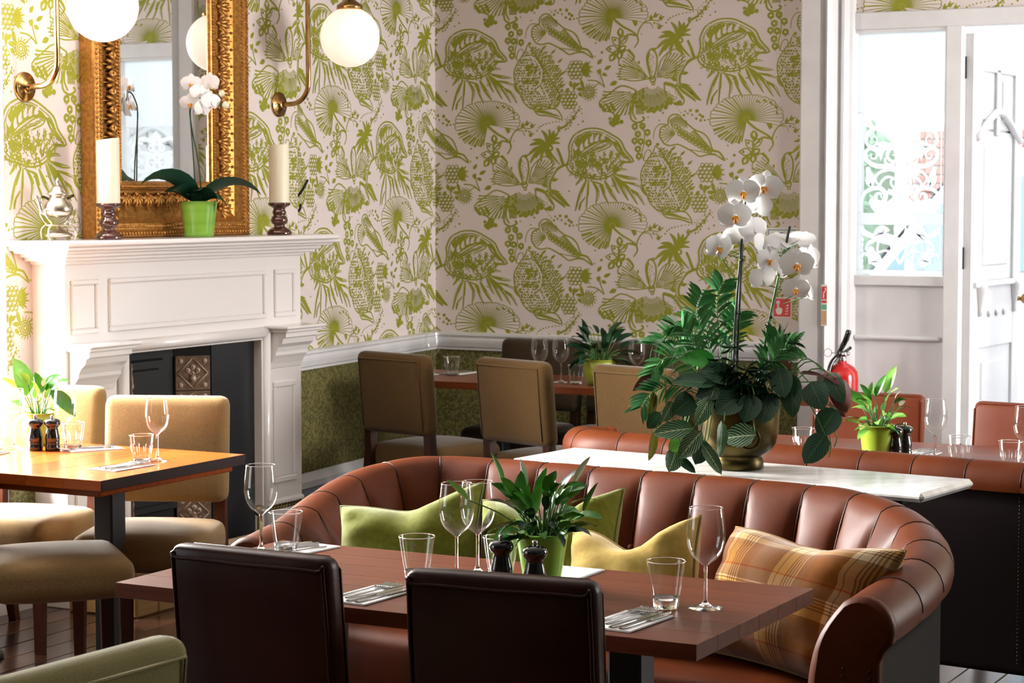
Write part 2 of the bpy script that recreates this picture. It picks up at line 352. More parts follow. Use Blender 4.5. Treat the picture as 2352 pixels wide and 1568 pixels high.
    def mesh(s, name, mats):
        me = bpy.data.meshes.new(name); me.from_pydata(s.v, [], s.f)
        for q in (mats if isinstance(mats, (list, tuple)) else [mats]): me.materials.append(q)
        me.polygons.foreach_set('material_index', s.m); me.polygons.foreach_set('use_smooth', s.sm)
        if s.uv is not None:
            l = me.uv_layers.new(name='UVMap'); idx = [0] * len(me.loops); me.loops.foreach_get('vertex_index', idx)
            flat = [0.] * (2 * len(idx))
            for i, q in enumerate(idx): flat[2 * i], flat[2 * i + 1] = s.uv[q]
            l.data.foreach_set('uv', flat)
        me.validate(); me.update(); return me
def obj(name, mb, mats, parent=None, loc=None, rot=None, me=None):
    o = bpy.data.objects.new(name, me or mb.mesh(name, mats)); C.objects.link(o)
    if parent: o.parent = parent
    if loc: o.location = loc
    if rot: o.rotation_euler = rot
    return o
def tag(o, label, cat, group=None):
    o['label'] = label; o['category'] = cat
    if group: o['group'] = group
    return o
def thing(name, label, cat, loc=(0, 0, 0), rotz=0., group=None):
    o = bpy.data.objects.new(name, None); C.objects.link(o); o.location = loc; o.rotation_euler = (0, 0, rotz); o.empty_display_size = .05
    return tag(o, label, cat, group)
def dup(root, loc, rotz, label, group=None):
    r = root.copy(); C.objects.link(r); r.location = loc; r.rotation_euler = (0, 0, rotz); r['label'] = label
    if group: r['group'] = group
    for ch in list(root.children):
        c = ch.copy(); C.objects.link(c); c.parent = r
        for g in ch.children:
            d = g.copy(); C.objects.link(d); d.parent = c
    return r
def struct(name, mb, mats, parent=None):
    o = obj(name, mb, mats, parent)
    if not parent: o['kind'] = 'structure'
    return o
def cr(pts, n=6, closed=False):
    """Catmull-Rom through the points"""
    P = [Vector(p) for p in pts]; out = []; m = len(P)
    for i in range(m if closed else m - 1):
        a, b, c, d = (P[(i - 1) % m], P[i], P[(i + 1) % m], P[(i + 2) % m]) if closed else (P[max(i - 1, 0)], P[i], P[i + 1], P[min(i + 2, m - 1)])
        for k in range(n):
            t = k / n; out.append(.5 * ((2 * b) + (c - a) * t + (2 * a - 5 * b + 4 * c - d) * t * t + (3 * b - a - 3 * c + d) * t ** 3))
    if not closed: out.append(P[-1])
    return out
# ------------------------------------------------------------------ wallpaper: one printed repeat, drawn as flat shapes (metres, origin at the fan flower)
class Print:
    def __init__(s, sx, sy, ox, oy, k=1.): s.q = (sx, sy, ox, oy); s.out = []; s.k = k
    def T(s, p): return ((p[0] - s.q[2]) / s.q[0], -(p[1] - s.q[3]) / s.q[1])
    def poly(s, pts, lay=0):
        c = (sum(p[0] for p in pts) / len(pts), sum(p[1] for p in pts) / len(pts))
        P = [s.T(p) for p in pts]; cc = s.T(c)
        for i in range(len(P)): s.out.append((lay, [cc, P[i], P[(i + 1) % len(P)]]))
    def st(s, pts, w0, w1=None, lay=0, n=4, wm=None):
        w1 = w0 if w1 is None else w1
        w0, w1, wm = w0 * s.k, w1 * s.k, None if wm is None else wm * s.k
        P = [(p.x, p.y) for p in cr([(x, y, 0) for x, y in pts], n)] if len(pts) > 2 else [pts[0], ((pts[0][0] + pts[1][0]) / 2, (pts[0][1] + pts[1][1]) / 2), pts[1]]
        m = len(P); L = []; R = []
        for i, p in enumerate(P):
            a = P[max(i - 1, 0)]; b = P[min(i + 1, m - 1)]; dx, dy = b[0] - a[0], b[1] - a[1]; d = sqrt(dx * dx + dy * dy) or 1
            t = i / (m - 1); w = w0 + (w1 - w0) * t
            if wm is not None: w += (wm - (w0 + w1) / 2) * sin(pi * t)
            L.append((p[0] - dy / d * w / 2, p[1] + dx / d * w / 2)); R.append((p[0] + dy / d * w / 2, p[1] - dx / d * w / 2))
        for i in range(m - 1): s.out.append((lay, [s.T(L[i]), s.T(R[i]), s.T(R[i + 1]), s.T(L[i + 1])]))
    def dot(s, x, y, r, lay=0, n=7): s.poly([(x + r * cos(2 * pi * i / n), y + r * sin(2 * pi * i / n)) for i in range(n)], lay)
    def ring(s, x, y, r, w, lay=0, n=8): s.st([(x + r * cos(2 * pi * i / n), y + r * sin(2 * pi * i / n)) for i in range(n + 1)], w, w, lay, 1)
    def leaf(s, x, y, ang, L, W, lay=0): # a solid pointed leaf
        c, q = cos(ang), sin(ang); pts = []
        for t, wd in ((0, 0), (.2, .7), (.45, 1), (.75, .6), (1, 0), (.75, -.6), (.45, -1), (.2, -.7)): pts.append((x + c * L * t - q * W / 2 * wd, y + q * L * t + c * W / 2 * wd))
        s.poly(pts, lay)
    def outl(s, pts, w, lay=0, n=3): s.st(list(pts) + [pts[0]], w, w, lay, n)
def inside(p, poly):
    x, y = p; r = False; j = len(poly) - 1
    for i in range(len(poly)):
        (xi, yi), (xj, yj) = poly[i], poly[j]
        if (yi > y) != (yj > y) and x < (xj - xi) * (y - yi) / (yj - yi) + xi: r = not r
        j = i
    return r
def design():
    rd = random.Random(3); A = Print(1434, 1546, 1115, 545, 1.0); B = Print(1310, 1483, 400, 860, 1.25)
    # fan flower
    cx, cy = 1115, 545; tips = []
    K = 40
    for k in range(K + 1):
        a = radians(-12 + 270 * k / K); ad = math.degrees(a)
        Rr = 265; R = [(-12, 265), (10, 285), (40, 235), (70, 195), (100, 188), (130, 220), (160, 275), (185, 288), (215, 262), (240, 215), (260, 185)]
        for (a0, r0), (a1, r1) in zip(R, R[1:]):
            if a0 <= ad <= a1 + .01: Rr = r0 + (r1 - r0) * (ad - a0) / (a1 - a0)
        Rr *= 1 + .03 * ((k * 7) % 5 - 2) / 2
        t = (cx + cos(a) * Rr, cy - sin(a) * Rr); tips.append(t); left = ad > 112
        if left and k % 2 == 0: A.st([(cx + cos(a) * 26, cy - sin(a) * 26), (cx + cos(a) * Rr * .6, cy - sin(a) * Rr * .6 - 6), t], 5, 9, wm=11)
        else: A.st([(cx + cos(a) * 24, cy - sin(a) * 24), (cx + cos(a) * Rr * .6, cy - sin(a) * Rr * .6 - 5), t], 7, 4)
        if 195 < ad < 262 and k % 2: A.st([(cx + cos(a) * Rr * .66, cy - sin(a) * Rr * .66), (cx + cos(a) * Rr, cy - sin(a) * Rr)], 16, 24)
    for k in range(K):
        p, q = tips[k], tips[k + 1]; mx, my = (p[0] + q[0]) / 2, (p[1] + q[1]) / 2; d = sqrt((mx - cx) ** 2 + (my - cy) ** 2)
        if k < 30: A.st([p, (mx + (mx - cx) / d * 9, my + (my - cy) / d * 9), q], 6)
    for (x, y, a, L) in ((1185, 395, .5, 45), (1240, 385, .7, 50), (1290, 400, .9, 55), (1330, 430, 1., 55), (1345, 480, 1.2, 40)): A.leaf(x, y, a, L, 18)
    A.dot(cx, cy, 24); A.st([(1120, 560), (1190, 620), (1290, 680), (1325, 740), (1290, 800)], 20, 9)
    A.poly([(1270, 580), (1310, 575), (1318, 610), (1295, 628)])
    A.k = 1.4
    # spray of bell flowers
    for (x, y, a, f) in ((1170, 630, 1.45, 1), (1105, 705, .8, 0), (1055, 800, .05, 0), (1225, 780, 2.6, 1), (1085, 905, -1.0, 1), (1165, 895, -1.5, 1), (1240, 700, 2.5, 0)):
        if f: A.leaf(x, y, a, 95, 62); A.leaf(x + cos(a) * 18, y + sin(a) * 18, a, 40, 20, 1)
        else: A.outl([(x, y), (x + 60 * cos(a - .5), y + 60 * sin(a - .5)), (x + 95 * cos(a), y + 95 * sin(a)), (x + 60 * cos(a + .5), y + 60 * sin(a + .5))], 7); A.dot(x + 35 * cos(a), y + 35 * sin(a), 12)
    A.st([(1170, 700), (1165, 780), (1120, 850)], 7); A.st([(1165, 760), (1200, 730), (1240, 690), (1310, 700)], 8, 12); A.st([(1180, 880), (1170, 830), (1165, 780)], 7)
    # small sprig with a tendril
    A.st([(1325, 745), (1318, 690), (1355, 615), (1420, 582), (1500, 592)], 9, 5); A.st([(1385, 604), (1425, 605), (1448, 650)], 6, 3)
    for (x, y) in ((1465, 548), (1508, 570), (1497, 642), (1428, 566)): A.dot(x, y, 17); A.leaf(x - 8, y, -1.2, 36, 14); A.leaf(x + 6, y, -.6, 34, 12)
    A.dot(1455, 605, 10); A.dot(1480, 612, 8)
    # dotted sprig
    for i, (x, y, r) in enumerate(((560, 438, 4), (572, 462, 5), (588, 478, 6), (612, 502, 11), (622, 470, 9), (643, 488, 9), (665, 464, 13), (678, 500, 9), (718, 470, 15), (741, 500, 13), (712, 530, 11), (763, 516, 14), (748, 545, 12), (781, 545, 9), (808, 540, 7), (826, 535, 6))): A.dot(x, y, r)
    # gourd
    g = [(415, 670), (425, 600), (480, 575), (485, 530), (520, 495), (570, 500), (610, 545), (650, 580), (700, 620), (770, 650), (815, 700), (850, 790), (900, 800), (945, 872), (870, 825), (800, 822), (740, 835), (690, 800), (620, 760), (560, 735), (500, 745), (450, 725)]
    A.outl(g, 8)
    for i in range(11): x = 500 + i * 13; A.st([(x, 505 + abs(i - 4) * 7), (x + 8, 585 + i * 2)], 8, 3)
    for i in range(14): x, y = 700 + i * 11, 625 + i * 12.5; A.st([(x + 4, y), (x - 34, y + 26)], 12, 4)
    for i in range(9): a = 2.2 + i * .28; A.st([(540, 650), (540 + cos(a) * 122, 650 + sin(a) * 86)], 4, 6)
    for r in range(3):
        for i in range(10): A.ring(545 + i * 27 + r * 16, 600 + i * 17 + r * 30 - 8, 15, 6, n=6)
    for i in range(9): A.st([(640 + i * 24, 775 + i * 5), (700 + i * 22, 800 + i * 4 - 16)], 5, 3)
    A.st([(470, 575), (410, 572), (372, 620), (362, 690)], 6, 4); A.st([(850, 790), (900, 805), (940, 868)], 14, 4)
    # chain of bells
    A.st([(262, 555), (288, 630), (286, 720), (268, 800), (282, 860)], 6, 5)
    for (x, y) in ((208, 585), (272, 582), (235, 648), (312, 635), (207, 702), (258, 708), (323, 720), (235, 770), (243, 828)): A.ring(x, y, 19, 14); A.leaf(x, y + 14, 1.6, 24, 16)
    A.outl([(280, 860), (300, 790), (335, 780), (345, 820), (330, 870)], 5)
    # artichoke
    ar = [(262, 960), (300, 880), (360, 800), (410, 770), (470, 785), (540, 810), (600, 880), (650, 960), (680, 1060), (670, 1180), (640, 1260), (560, 1280), (460, 1280), (400, 1270), (340, 1210), (310, 1140), (270, 1060)]
    A.outl(ar[9:] + ar[:4], 7)
    for i in range(60):
        for j in range(60):
            x = 262 + j * 21 + (i % 2) * 10; y = 780 + i * 22
            if x > 690 or y > 1290: continue
            x += rd.uniform(-4, 4); y += rd.uniform(-4, 4)
            if not inside((x, y), ar): continue
            e = (x - 270) / 400 + (1100 - y) / 900
            if e > .62: A.leaf(x, y, -.75 + rd.uniform(-.3, .3), 34, 15)
            elif rd.random() < .92: A.dot(x, y, rd.uniform(7.5, 11.5), n=6)
    A.st([(330, 850), (430, 850), (500, 960), (490, 1060), (430, 1110)], 9, 7, 1); A.st([(345, 838), (440, 838), (514, 955), (502, 1066), (436, 1126)], 6, 5)
    for i in range(15): a = i * .42 - 1.4; x, y = 480 + 205 * cos(a), 1030 + 255 * sin(a); (x > 480) and A.leaf(x - 12, y + 8, -.7, 58, 20)
    for i in range(22): x, y = 385 + rd.uniform(-45, 60), 1000 + rd.uniform(-75, 80); A.leaf(x, y, -.8 + rd.uniform(-.4, .4), 40, 20)
    lf = [(425, 1265), (500, 1250), (580, 1275), (640, 1290), (683, 1368), (600, 1345), (540, 1335), (470, 1325)]
    A.outl(lf, 8)
    for i in range(9): A.st([(445 + i * 22, 1300 + i * 4), (520 + i * 18, 1283 + i * 8)], 12, 3)
    A.st([(270, 1060), (278, 1110), (310, 1150)], 26, 6)
    # pine berries
    for (ox, oy, R, s_) in ((800, 965, 74, 19), (745, 1212, 70, 18)):
        for i in range(-4, 5):
            for j in range(-4, 5):
                x = ox + i * 2 * s_ * .92 + (j % 2) * s_; y = oy + j * s_ * 1.6
                if (x - ox) ** 2 + (y - oy) ** 2 < R * R and x < ox + R * .75: (A.ring(x, y, s_ * .84, 4.5, n=9), A.leaf(x - s_ * .1, y + s_ * .62, -.5, s_ * 1.0, s_ * .5))
    for i in range(9): a = -.9 + i * .22; A.leaf(840, 965, a, 92 + 20 * (i % 2), 24)
    for (x, y, a, L) in ((840, 1040, 1.3, 90), (790, 1060, 1.7, 80), (750, 1050, 1.4, 60), (800, 1120, .1, 70), (780, 1100, -.5, 60), (820, 1150, .8, 50), (740, 1110, 2.2, 50)): A.leaf(x, y, a, L, 32)
    for r in (16, 32, 48): A.ring(908, 1150, r, 8)
    for i in range(16): a = i * .39; A.st([(908 + 52 * cos(a), 1150 + 52 * sin(a)), (908 + 74 * cos(a + .2), 1150 + 74 * sin(a + .2))], 6, 4)
    A.st([(900, 1052), (980, 1062), (1045, 1112)], 7); A.st([(940, 1115), (985, 1085), (1000, 1075)], 5)
    for (x, y, a, L) in ((985, 925, -.9, 60), (1040, 970, -.5, 70), (1010, 1000, -2.4, 45), (1020, 1000, .4, 50), (1005, 960, 1.8, 50)): A.leaf(x, y, a, L, 32)
    A.st([(1005, 960), (1012, 1020), (1045, 1110)], 6)
    # orchid
    top = [(345, 205), (318, 120), (305, 20), (345, -40), (385, 10), (388, 100), (365, 190)]
    A.outl(top, 9); A.st([(330, 150), (312, 60), (330, -10)], 16, 8); A.leaf(345, -30, -.3, 45, 30)
    for i in range(16): A.dot(350 + rd.uniform(-22, 24), 10 + i * 10, 5, n=5)
    for i in range(12): a = -1.12 + i * .1; L = 290 - abs(i - 5) * 14; A.st([(385 + cos(a) * L * (.1, .3)[i % 2], 195 + sin(a) * L * (.1, .3)[i % 2]), (385 + cos(a) * L * .5, 195 + sin(a) * L * .5 + 8), (385 + cos(a) * L, 195 + sin(a) * L)], 3, 7); A.leaf(385 + cos(a) * L * .62, 195 + sin(a) * L * .62, a, 40, 10)
    A.outl([(390, 190), (420, 60), (500, -20), (560, -25), (600, 40), (560, 120), (480, 170)], 6)
    for i in range(11): a = pi + .0 + i * .085; L = 260 + 12 * (i % 3); A.st([(325 + cos(a) * L * (.1, .3)[i % 2], 203 + sin(a) * L * (.1, .3)[i % 2]), (325 + cos(a) * L * .5, 200 + sin(a) * L * .5 - 10), (325 + cos(a) * L, 200 + sin(a) * L)], 4, 6)
    A.outl([(325, 200), (240, 130), (120, 90), (75, 150), (90, 190), (200, 215)], 6)
    A.ring(355, 205, 24, 8); A.ring(360, 240, 12, 6); A.dot(330, 195, 8)
    for i in range(26): a = .55 + i * .085; L = 215 + 20 * sin(i * 1.7); A.st([(352 + cos(a) * L * (.22, .42)[i % 2], 240 + sin(a) * L * (.22, .42)[i % 2]), (352 + cos(a) * L * .6, 240 + sin(a) * L * .6), (352 + cos(a) * L * .98, 240 + sin(a) * L)], 3, 7)
    for i in range(24): a = .7 + i * .08; R = 215 + 16 * sin(i * 2.1); A.dot(352 + cos(a) * R * .93, 240 + sin(a) * R, rd.uniform(12, 21))
    for i in range(12): A.dot(262 + rd.uniform(-16, 16), 280 + i * 14, rd.uniform(8, 15))
    rl = [(450, 235), (520, 250), (570, 310), (610, 370), (600, 415), (540, 410), (480, 360), (455, 300)]
    A.outl(rl, 8); A.st([(455, 240), (540, 275), (600, 370)], 20, 10)
    for i in range(22): A.dot(rd.uniform(470, 575), rd.uniform(290, 390), 5, n=5)
    A.dot(575, 400, 22); A.dot(545, 408, 16)
    for i in range(7): A.leaf(560 + i * 22, 250 + i * 17, .15 + i * .06, 110 - i * 6, 26); A.leaf(560 + i * 20, 262 + i * 16, .95, 80 - i * 5, 18)
    A.st([(540, 255), (640, 300), (735, 375)], 10, 4)
    for i in range(12): a = 1.75 + i * .12; L = 300 - abs(i - 6) * 12; A.st([(205 + cos(a) * L * (.12, .34)[i % 2], 297 + sin(a) * L * (.1, .3)[i % 2]), (205 + cos(a) * L * .55 - 10, 290 + sin(a) * L * .48), (205 + cos(a) * L, 285 + sin(a) * L * .8)], 4, 8); A.leaf(205 + cos(a) * L * .98, 285 + sin(a) * L * .79, a + .2, 34, 16)
    A.outl([(215, 290), (100, 250), (0, 310), (-90, 380), (-60, 440), (20, 470), (70, 510), (120, 430), (190, 360)], 8)
    for i in range(14): A.dot(-80 + i * 9 + rd.uniform(-8, 8), 400 + (i % 5) * 14, rd.uniform(9, 16))
    for i in range(12): A.dot(rd.uniform(0, 100), rd.uniform(500, 600), rd.uniform(12, 24))
    A.st([(215, 290), (215, 350), (180, 430), (175, 520), (230, 555), (285, 530), (270, 505)], 9, 12); A.st([(200, 380), (190, 470), (220, 530)], 9, 9)
    for i in range(5):
        for j in range(5): A.ring(225 + j * 13, 420 + i * 15, 7, 4, n=5)
    A.leaf(60, 215, 2.7, 70, 40); A.st([(110, 100), (70, 60), (110, -20), (150, -40)], 6); A.st([(150, -40), (200, 20), (170, 60)], 18, 6)
    # branch to the shell leaf
    A.st([(570, 255), (575, 175), (640, 75), (740, 30)], 26, 12); A.st([(566, 255), (566, 180), (630, 70)], 5, 5, 1)
    A.leaf(590, 170, -.2, 60, 30); A.leaf(560, 220, 3.4, 60, 30)
    # palm crown (B units)
    for (x, y, w_) in ((835, 915, 22), (895, 908, 20), (935, 920, 22), (968, 938, 20), (985, 978, 18), (985, 1024, 18), (740, 1035, 26), (765, 992, 24), (722, 1122, 24), (745, 1180, 24), (985, 1195, 16), (900, 1150, 18), (830, 1165, 20), (790, 1140, 18), (940, 1180, 18)):
        dx, dy = x - 880, y - 1040; B.st([(880, 1040), (880 + dx * .5 - dy * .12, 1040 + dy * .55 - abs(dx) * .14), (x, y)], 8, 3, wm=w_)
    for r in (8, 16): B.ring(905, 1060, r + 6, 6)
    B.st([(960, 1060), (985, 1120), (1010, 1200)], 14, 18)
    # shell leaf (B units)
    sh = [(55, 230), (90, 150), (150, 108), (210, 90), (300, 95), (390, 140), (460, 190), (495, 265), (560, 352), (470, 365), (420, 430), (370, 470), (280, 492), (180, 472), (90, 450), (42, 390), (60, 310)]
    B.outl(sh, 10); cxs, cys = 265, 300
    B.outl([(cxs + (x - cxs) * .90, cys + (y - cys) * .89) for x, y in sh], 6)
    up = [(95, 290), (85, 220), (130, 150), (210, 118), (295, 125), (370, 165), (400, 195), (330, 185), (250, 220), (180, 260), (130, 310)]
    B.poly(up)
    for (x, y, a) in ((110, 265, -1.8), (150, 270, -1.4), (185, 235, -1.3), (225, 205, -1.25), (260, 195, -1.1), (305, 180, -.9)): B.leaf(x, y, a, 72, 26, 1); B.leaf(x, y, a + .6, 40, 14, 1)
    for i in range(26): B.dot(rd.uniform(95, 300), rd.uniform(120, 160), 4, 1, 5)
    B.st([(410, 205), (450, 235), (480, 300), (540, 350)], 26, 8); B.st([(400, 195), (440, 270), (500, 330)], 14, 6)
    B.st([(130, 312), (220, 255), (310, 205), (385, 195), (375, 235), (280, 275)], 8); B.st([(140, 325), (250, 265), (330, 240)], 8, 6)
    for i in range(22): B.ring(150 + i * 11, 305 - i * 5 + rd.uniform(-9, 9), 8, 5, n=5)
    for i in range(26): x, y = rd.uniform(120, 300), rd.uniform(310, 400); inside((x, y), sh) and B.ring(x, y, rd.uniform(8, 14), 7, n=6)
    for i in range(150):
        x, y = rd.uniform(70, 480), rd.uniform(270, 470)
        if inside((x, y), sh): B.st([(x, y), (x + rd.uniform(-14, 14), y + 16), (x + rd.uniform(-20, 20), y + 38)], 11, 4)
    for i in range(220):
        x, y = rd.uniform(60, 540), rd.uniform(250, 480)
        if inside((x, y), sh): B.dot(x, y, rd.uniform(3, 5.5), n=5)
    for pts, w_ in (([(200, 490), (150, 600), (108, 745)], 20), ([(160, 480), (110, 540)], 16), ([(212, 500), (205, 620), (195, 735)], 14), ([(240, 505), (285, 590), (270, 690)], 20), ([(300, 520), (330, 600), (370, 690)], 18), ([(335, 500), (385, 590), (435, 665)], 24), ([(390, 470), (420, 540), (450, 605)], 18), ([(400, 455), (470, 560), (520, 660)], 22), ([(420, 470), (520, 570), (590, 690)], 24), ([(500, 560), (590, 610), (640, 695)], 18), ([(400, 450), (450, 415), (515, 420)], 18), ([(420, 455), (510, 480), (595, 490)], 22), ([(470, 510), (560, 530), (615, 552)], 16), ([(230, 505), (320, 540), (340, 600)], 12), ([(140, 740), (150, 690), (190, 630)], 14)):
        B.st(pts, 7, 5, wm=w_); len(pts) > 2 and B.st([(x + 7, y) for x, y in pts[1:]], 4, 3, 1)
    for (x, y) in ((285, 520), (310, 530), (298, 548), (325, 548), (312, 560), (395, 545), (410, 545)): B.dot(x, y, 7, n=5)
    # dotted trail with tassel
    for i, (x, y) in enumerate(((463, 1460), (478, 1437), (497, 1424), (518, 1412), (543, 1405), (568, 1398), (598, 1392), (628, 1388), (655, 1387), (682, 1380), (706, 1368), (728, 1352), (748, 1333), (765, 1314), (785, 1296))): A.dot(x, y, 8 - i * .25, n=6)
    for i in range(75):
        t = rd.random(); x = 640 + 195 * t; y = 1455 - 40 * t - 140 * t * t; A.dot(x + rd.gauss(0, 16), y + rd.gauss(0, 15), rd.uniform(4, 9), n=5)
    A.st([(640, 1450), (720, 1415), (785, 1345), (832, 1280)], 9, 4)
    for (x, y, r) in ((440, 480, 9), (318, 511, 7), (410, 540, 7), (398, 734, 15), (1020, 828, 12), (967, 750, 8), (1330, 925, 8), (860, 1390, 9), (820, 1415, 7), (742, 258, 8), (1350, 690, 6), (240, 60, 9), (960, 858, 7), (1180, 1010, 8)): A.dot(x, y, r)
    return A.out + B.out
DESIGN = design()
PX, PV = .76, 1.104                                               # half-drop repeat
def clip(poly, k, lim, keep_less):
    out = []
    for i in range(len(poly)):
        a, b = poly[i - 1], poly[i]; ia = (a[k] <= lim) == keep_less; ib = (b[k] <= lim) == keep_less
        if ia != ib:
            t = (lim - a[k]) / ((b[k] - a[k]) or 1e-9); out.append((a[0] + (b[0] - a[0]) * t, a[1] + (b[1] - a[1]) * t))
        if ib: out.append(b)
    return out
BOXES = [(l, p, min(q[0] for q in p), max(q[0] for q in p), min(q[1] for q in p), max(q[1] for q in p)) for l, p in DESIGN]
def papered(mb, org, du, nrm, u0, u1, z0, z1, fu, fz, ground=0, ink=1):
    """lay printed repeats on the wall rectangle u0..u1, z0..z1; wall point = org + du*u ; (fu, fz) places one fan flower"""
    org, du, nrm = Vector(org), Vector(du).normalized(), Vector(nrm).normalized()
    vs = []; fs = []
    for i in range(int((u0 - fu) / PX) - 3, int((u1 - fu) / PX) + 4):
        for j in range(-6, 7):
            ox = fu + i * PX; oz = fz + j * PV + (i % 2) * PV / 2
            if ox > u1 + 1.2 or ox < u0 - 1.2 or oz > z1 + 1.3 or oz < z0 - 1.3: continue
            for l, p, a, b, c, d in BOXES:
                if a + ox > u1 or b + ox < u0 or c + oz > z1 or d + oz < z0: continue
                q = [(x + ox, y + oz) for x, y in p]
                if a + ox < u0: q = clip(q, 0, u0, False)
                if b + ox > u1 and q: q = clip(q, 0, u1, True)
                if c + oz < z0 and q: q = clip(q, 1, z0, False)
                if d + oz > z1 and q: q = clip(q, 1, z1, True)
                if len(q) < 3: continue
                bs = len(vs); off = .0005 + .0007 * l + 9e-6 * (len(fs) % 67)
                for x, y in q: P = org + du * x + nrm * off; vs.append((P.x, P.y, y))
                fs.append((l, tuple(range(bs, bs + len(q)))))
    b = len(mb.v); mb.v += vs
    if mb.uv is not None: mb.uv += [(0, 0)] * len(vs)
    for l, f in fs: mb.f.append(tuple(i + b for i in f)); mb.m.append(ink if l == 0 else ground); mb.sm.append(False)
def wallquad(mb, a, b, z0, z1, mat): mb.add([(a[0], a[1], z0), (b[0], b[1], z0), (b[0], b[1], z1), (a[0], a[1], z1)], [(0, 1, 2, 3)], mat, False)

# ------------------------------------------------------------------ room shell
ZC = 3.25; XL = -5.635; YB = 10.2; DR = .90                         # ceiling, left wall, back wall, dado height
mb = MB(); mb.box(-2.2, 4.6, -.06, 8.0, 11.5, .08); fl = struct('floor', mb, SLATE)
rp = random.Random(11); k = 0
bx = -6.05
planks = []
while bx < 1.5:
    y = -1.1 - rp.uniform(0, 1.8)
    while y < 10.2:
        L = rp.uniform(2.2, 3.6); y1 = min(y + L, 10.19); y0 = max(y, -1.1)
        if y1 - y0 > .1:
            mb = MB(); mb.box(0, 0, 0, .137, y1 - y0 - .003, .022, .0025); o = obj('plank', mb, FLOORW, fl, (bx + .07, (y0 + y1) / 2, -.011 + rp.uniform(-.0008, .0008)))
        y += L
    bx += .14
mb = MB(); mb.box(-2.2, 4.6, ZC + .04, 8.2, 11.8, .08); struct('ceiling', mb, CEIL)
# left wall with the front window and an added opening for fill
def hole_wall(mb, x0, x1, y0, y1, z0, z1, holes, mat=0):
    ys = sorted({y0, y1, *[h[0] for h in holes], *[h[1] for h in holes]})
    for a, b in zip(ys, ys[1:]):
        h = [q for q in holes if q[0] <= a and b <= q[1]]
        if h:
            q = h[0]
            if q[2] > z0: mb.box((x0 + x1) / 2, (a + b) / 2, (z0 + q[2]) / 2, abs(x1 - x0), b - a, q[2] - z0, 0, mat)
            mb.box((x0 + x1) / 2, (a + b) / 2, (q[3] + z1) / 2, abs(x1 - x0), b - a, z1 - q[3], 0, mat)
        else: mb.box((x0 + x1) / 2, (a + b) / 2, (z0 + z1) / 2, abs(x1 - x0), b - a, z1 - z0, 0, mat)
mb = MB(); HW = [(5.26, 6.385, .55, 3.05), (.75, 2.75, .55, 2.85)]
hole_wall(mb, XL - .30, XL - .002, -1.1, 8.45, -.02, ZC, HW)
wallquad(mb, (XL, 6.387), (XL, 8.45), DR, ZC, 0); wallquad(mb, (XL, 6.387), (XL, 8.45), 0, DR, 2)
papered(mb, (XL, 0, 0), (0, 1, 0), (1, 0, 0), 6.389, 8.447, DR, ZC, 8.16, 2.62)
struct('wall_left', mb, [PAPER, PRINT, DADO])
# alcove wall, slightly canted, right of the chimney breast
A0, A1 = Vector((-5.70, 8.45, 0)), Vector((-5.885, YB, 0)); dA = (A1 - A0).normalized(); nA = Vector((dA.y, -dA.x, 0)); LA = (A1 - A0).length
mb = MB(); mb.prism([(-5.70, 8.452), (-5.885, YB), (-6.2, YB), (-6.2, 8.452)], 2, -.02, ZC, 0)
for q in (0, 1):
    a, b = A0 + nA * .002, A1 + nA * .002; wallquad(mb, a, b, (0, DR)[q], (DR, ZC)[q], (2, 0)[q])
wallquad(mb, (XL, 8.451), (-5.70, 8.451), 0, ZC, 0)
papered(mb, A0 + nA * .002, dA, nA, .002, LA - .002, DR, ZC, .50, 2.075)
struct('wall_alcove', mb, [PAPER, PRINT, DADO])
# back wall with the entrance opening
XA, XS, XD, XE = -3.73, -3.50, -2.91, -1.98                         # architrave, side light, door hinge, door latch side
mb = MB(); mb.box((-6.3 + XA) / 2, YB + .16, ZC / 2, XA + 6.3, .316, ZC + .04, 0, 0)
mb.box((XA + XE) / 2 + .05, YB + .22, (2.555 + ZC) / 2, XE - XA + .1, .14, ZC - 2.555, 0, 0)
mb.box((XE + .1 + 1.6) / 2, YB + .16, ZC / 2, 1.5 - XE, .316, ZC + .04, 0, 0)
wallquad(mb, (-5.885, YB), (XA, YB), DR, ZC, 0); wallquad(mb, (-5.885, YB), (XA, YB), 0, DR, 2)
papered(mb, (0, YB, 0), (1, 0, 0), (0, -1, 0), -5.883, XA + .02, DR, ZC, -4.032, 2.045)
papered(mb, (0, YB + .15, 0), (1, 0, 0), (0, -1, 0), XS, XE, 2.56, ZC, -3.26, 2.60)
papered(mb, (0, YB, 0), (1, 0, 0), (0, -1, 0), XE + .15, 1.5, DR, ZC, -4.032, 2.045)
wallquad(mb, (XE + .15, YB - .002), (1.5, YB - .002), 0, DR, 2)
struct('wall_back', mb, [PAPER, PRINT, DADO])
mb = MB(); hole_wall(mb, 1.5, 1.75, -1.3, 10.5, -.02, ZC, [(8.0, 9.95, .7, 2.9)]); struct('wall_right', mb, DARKP)
mb = MB(); mb.box(-2.2, -1.2, ZC / 2, 8.0, .2, ZC); struct('wall_rear', mb, DARKP)
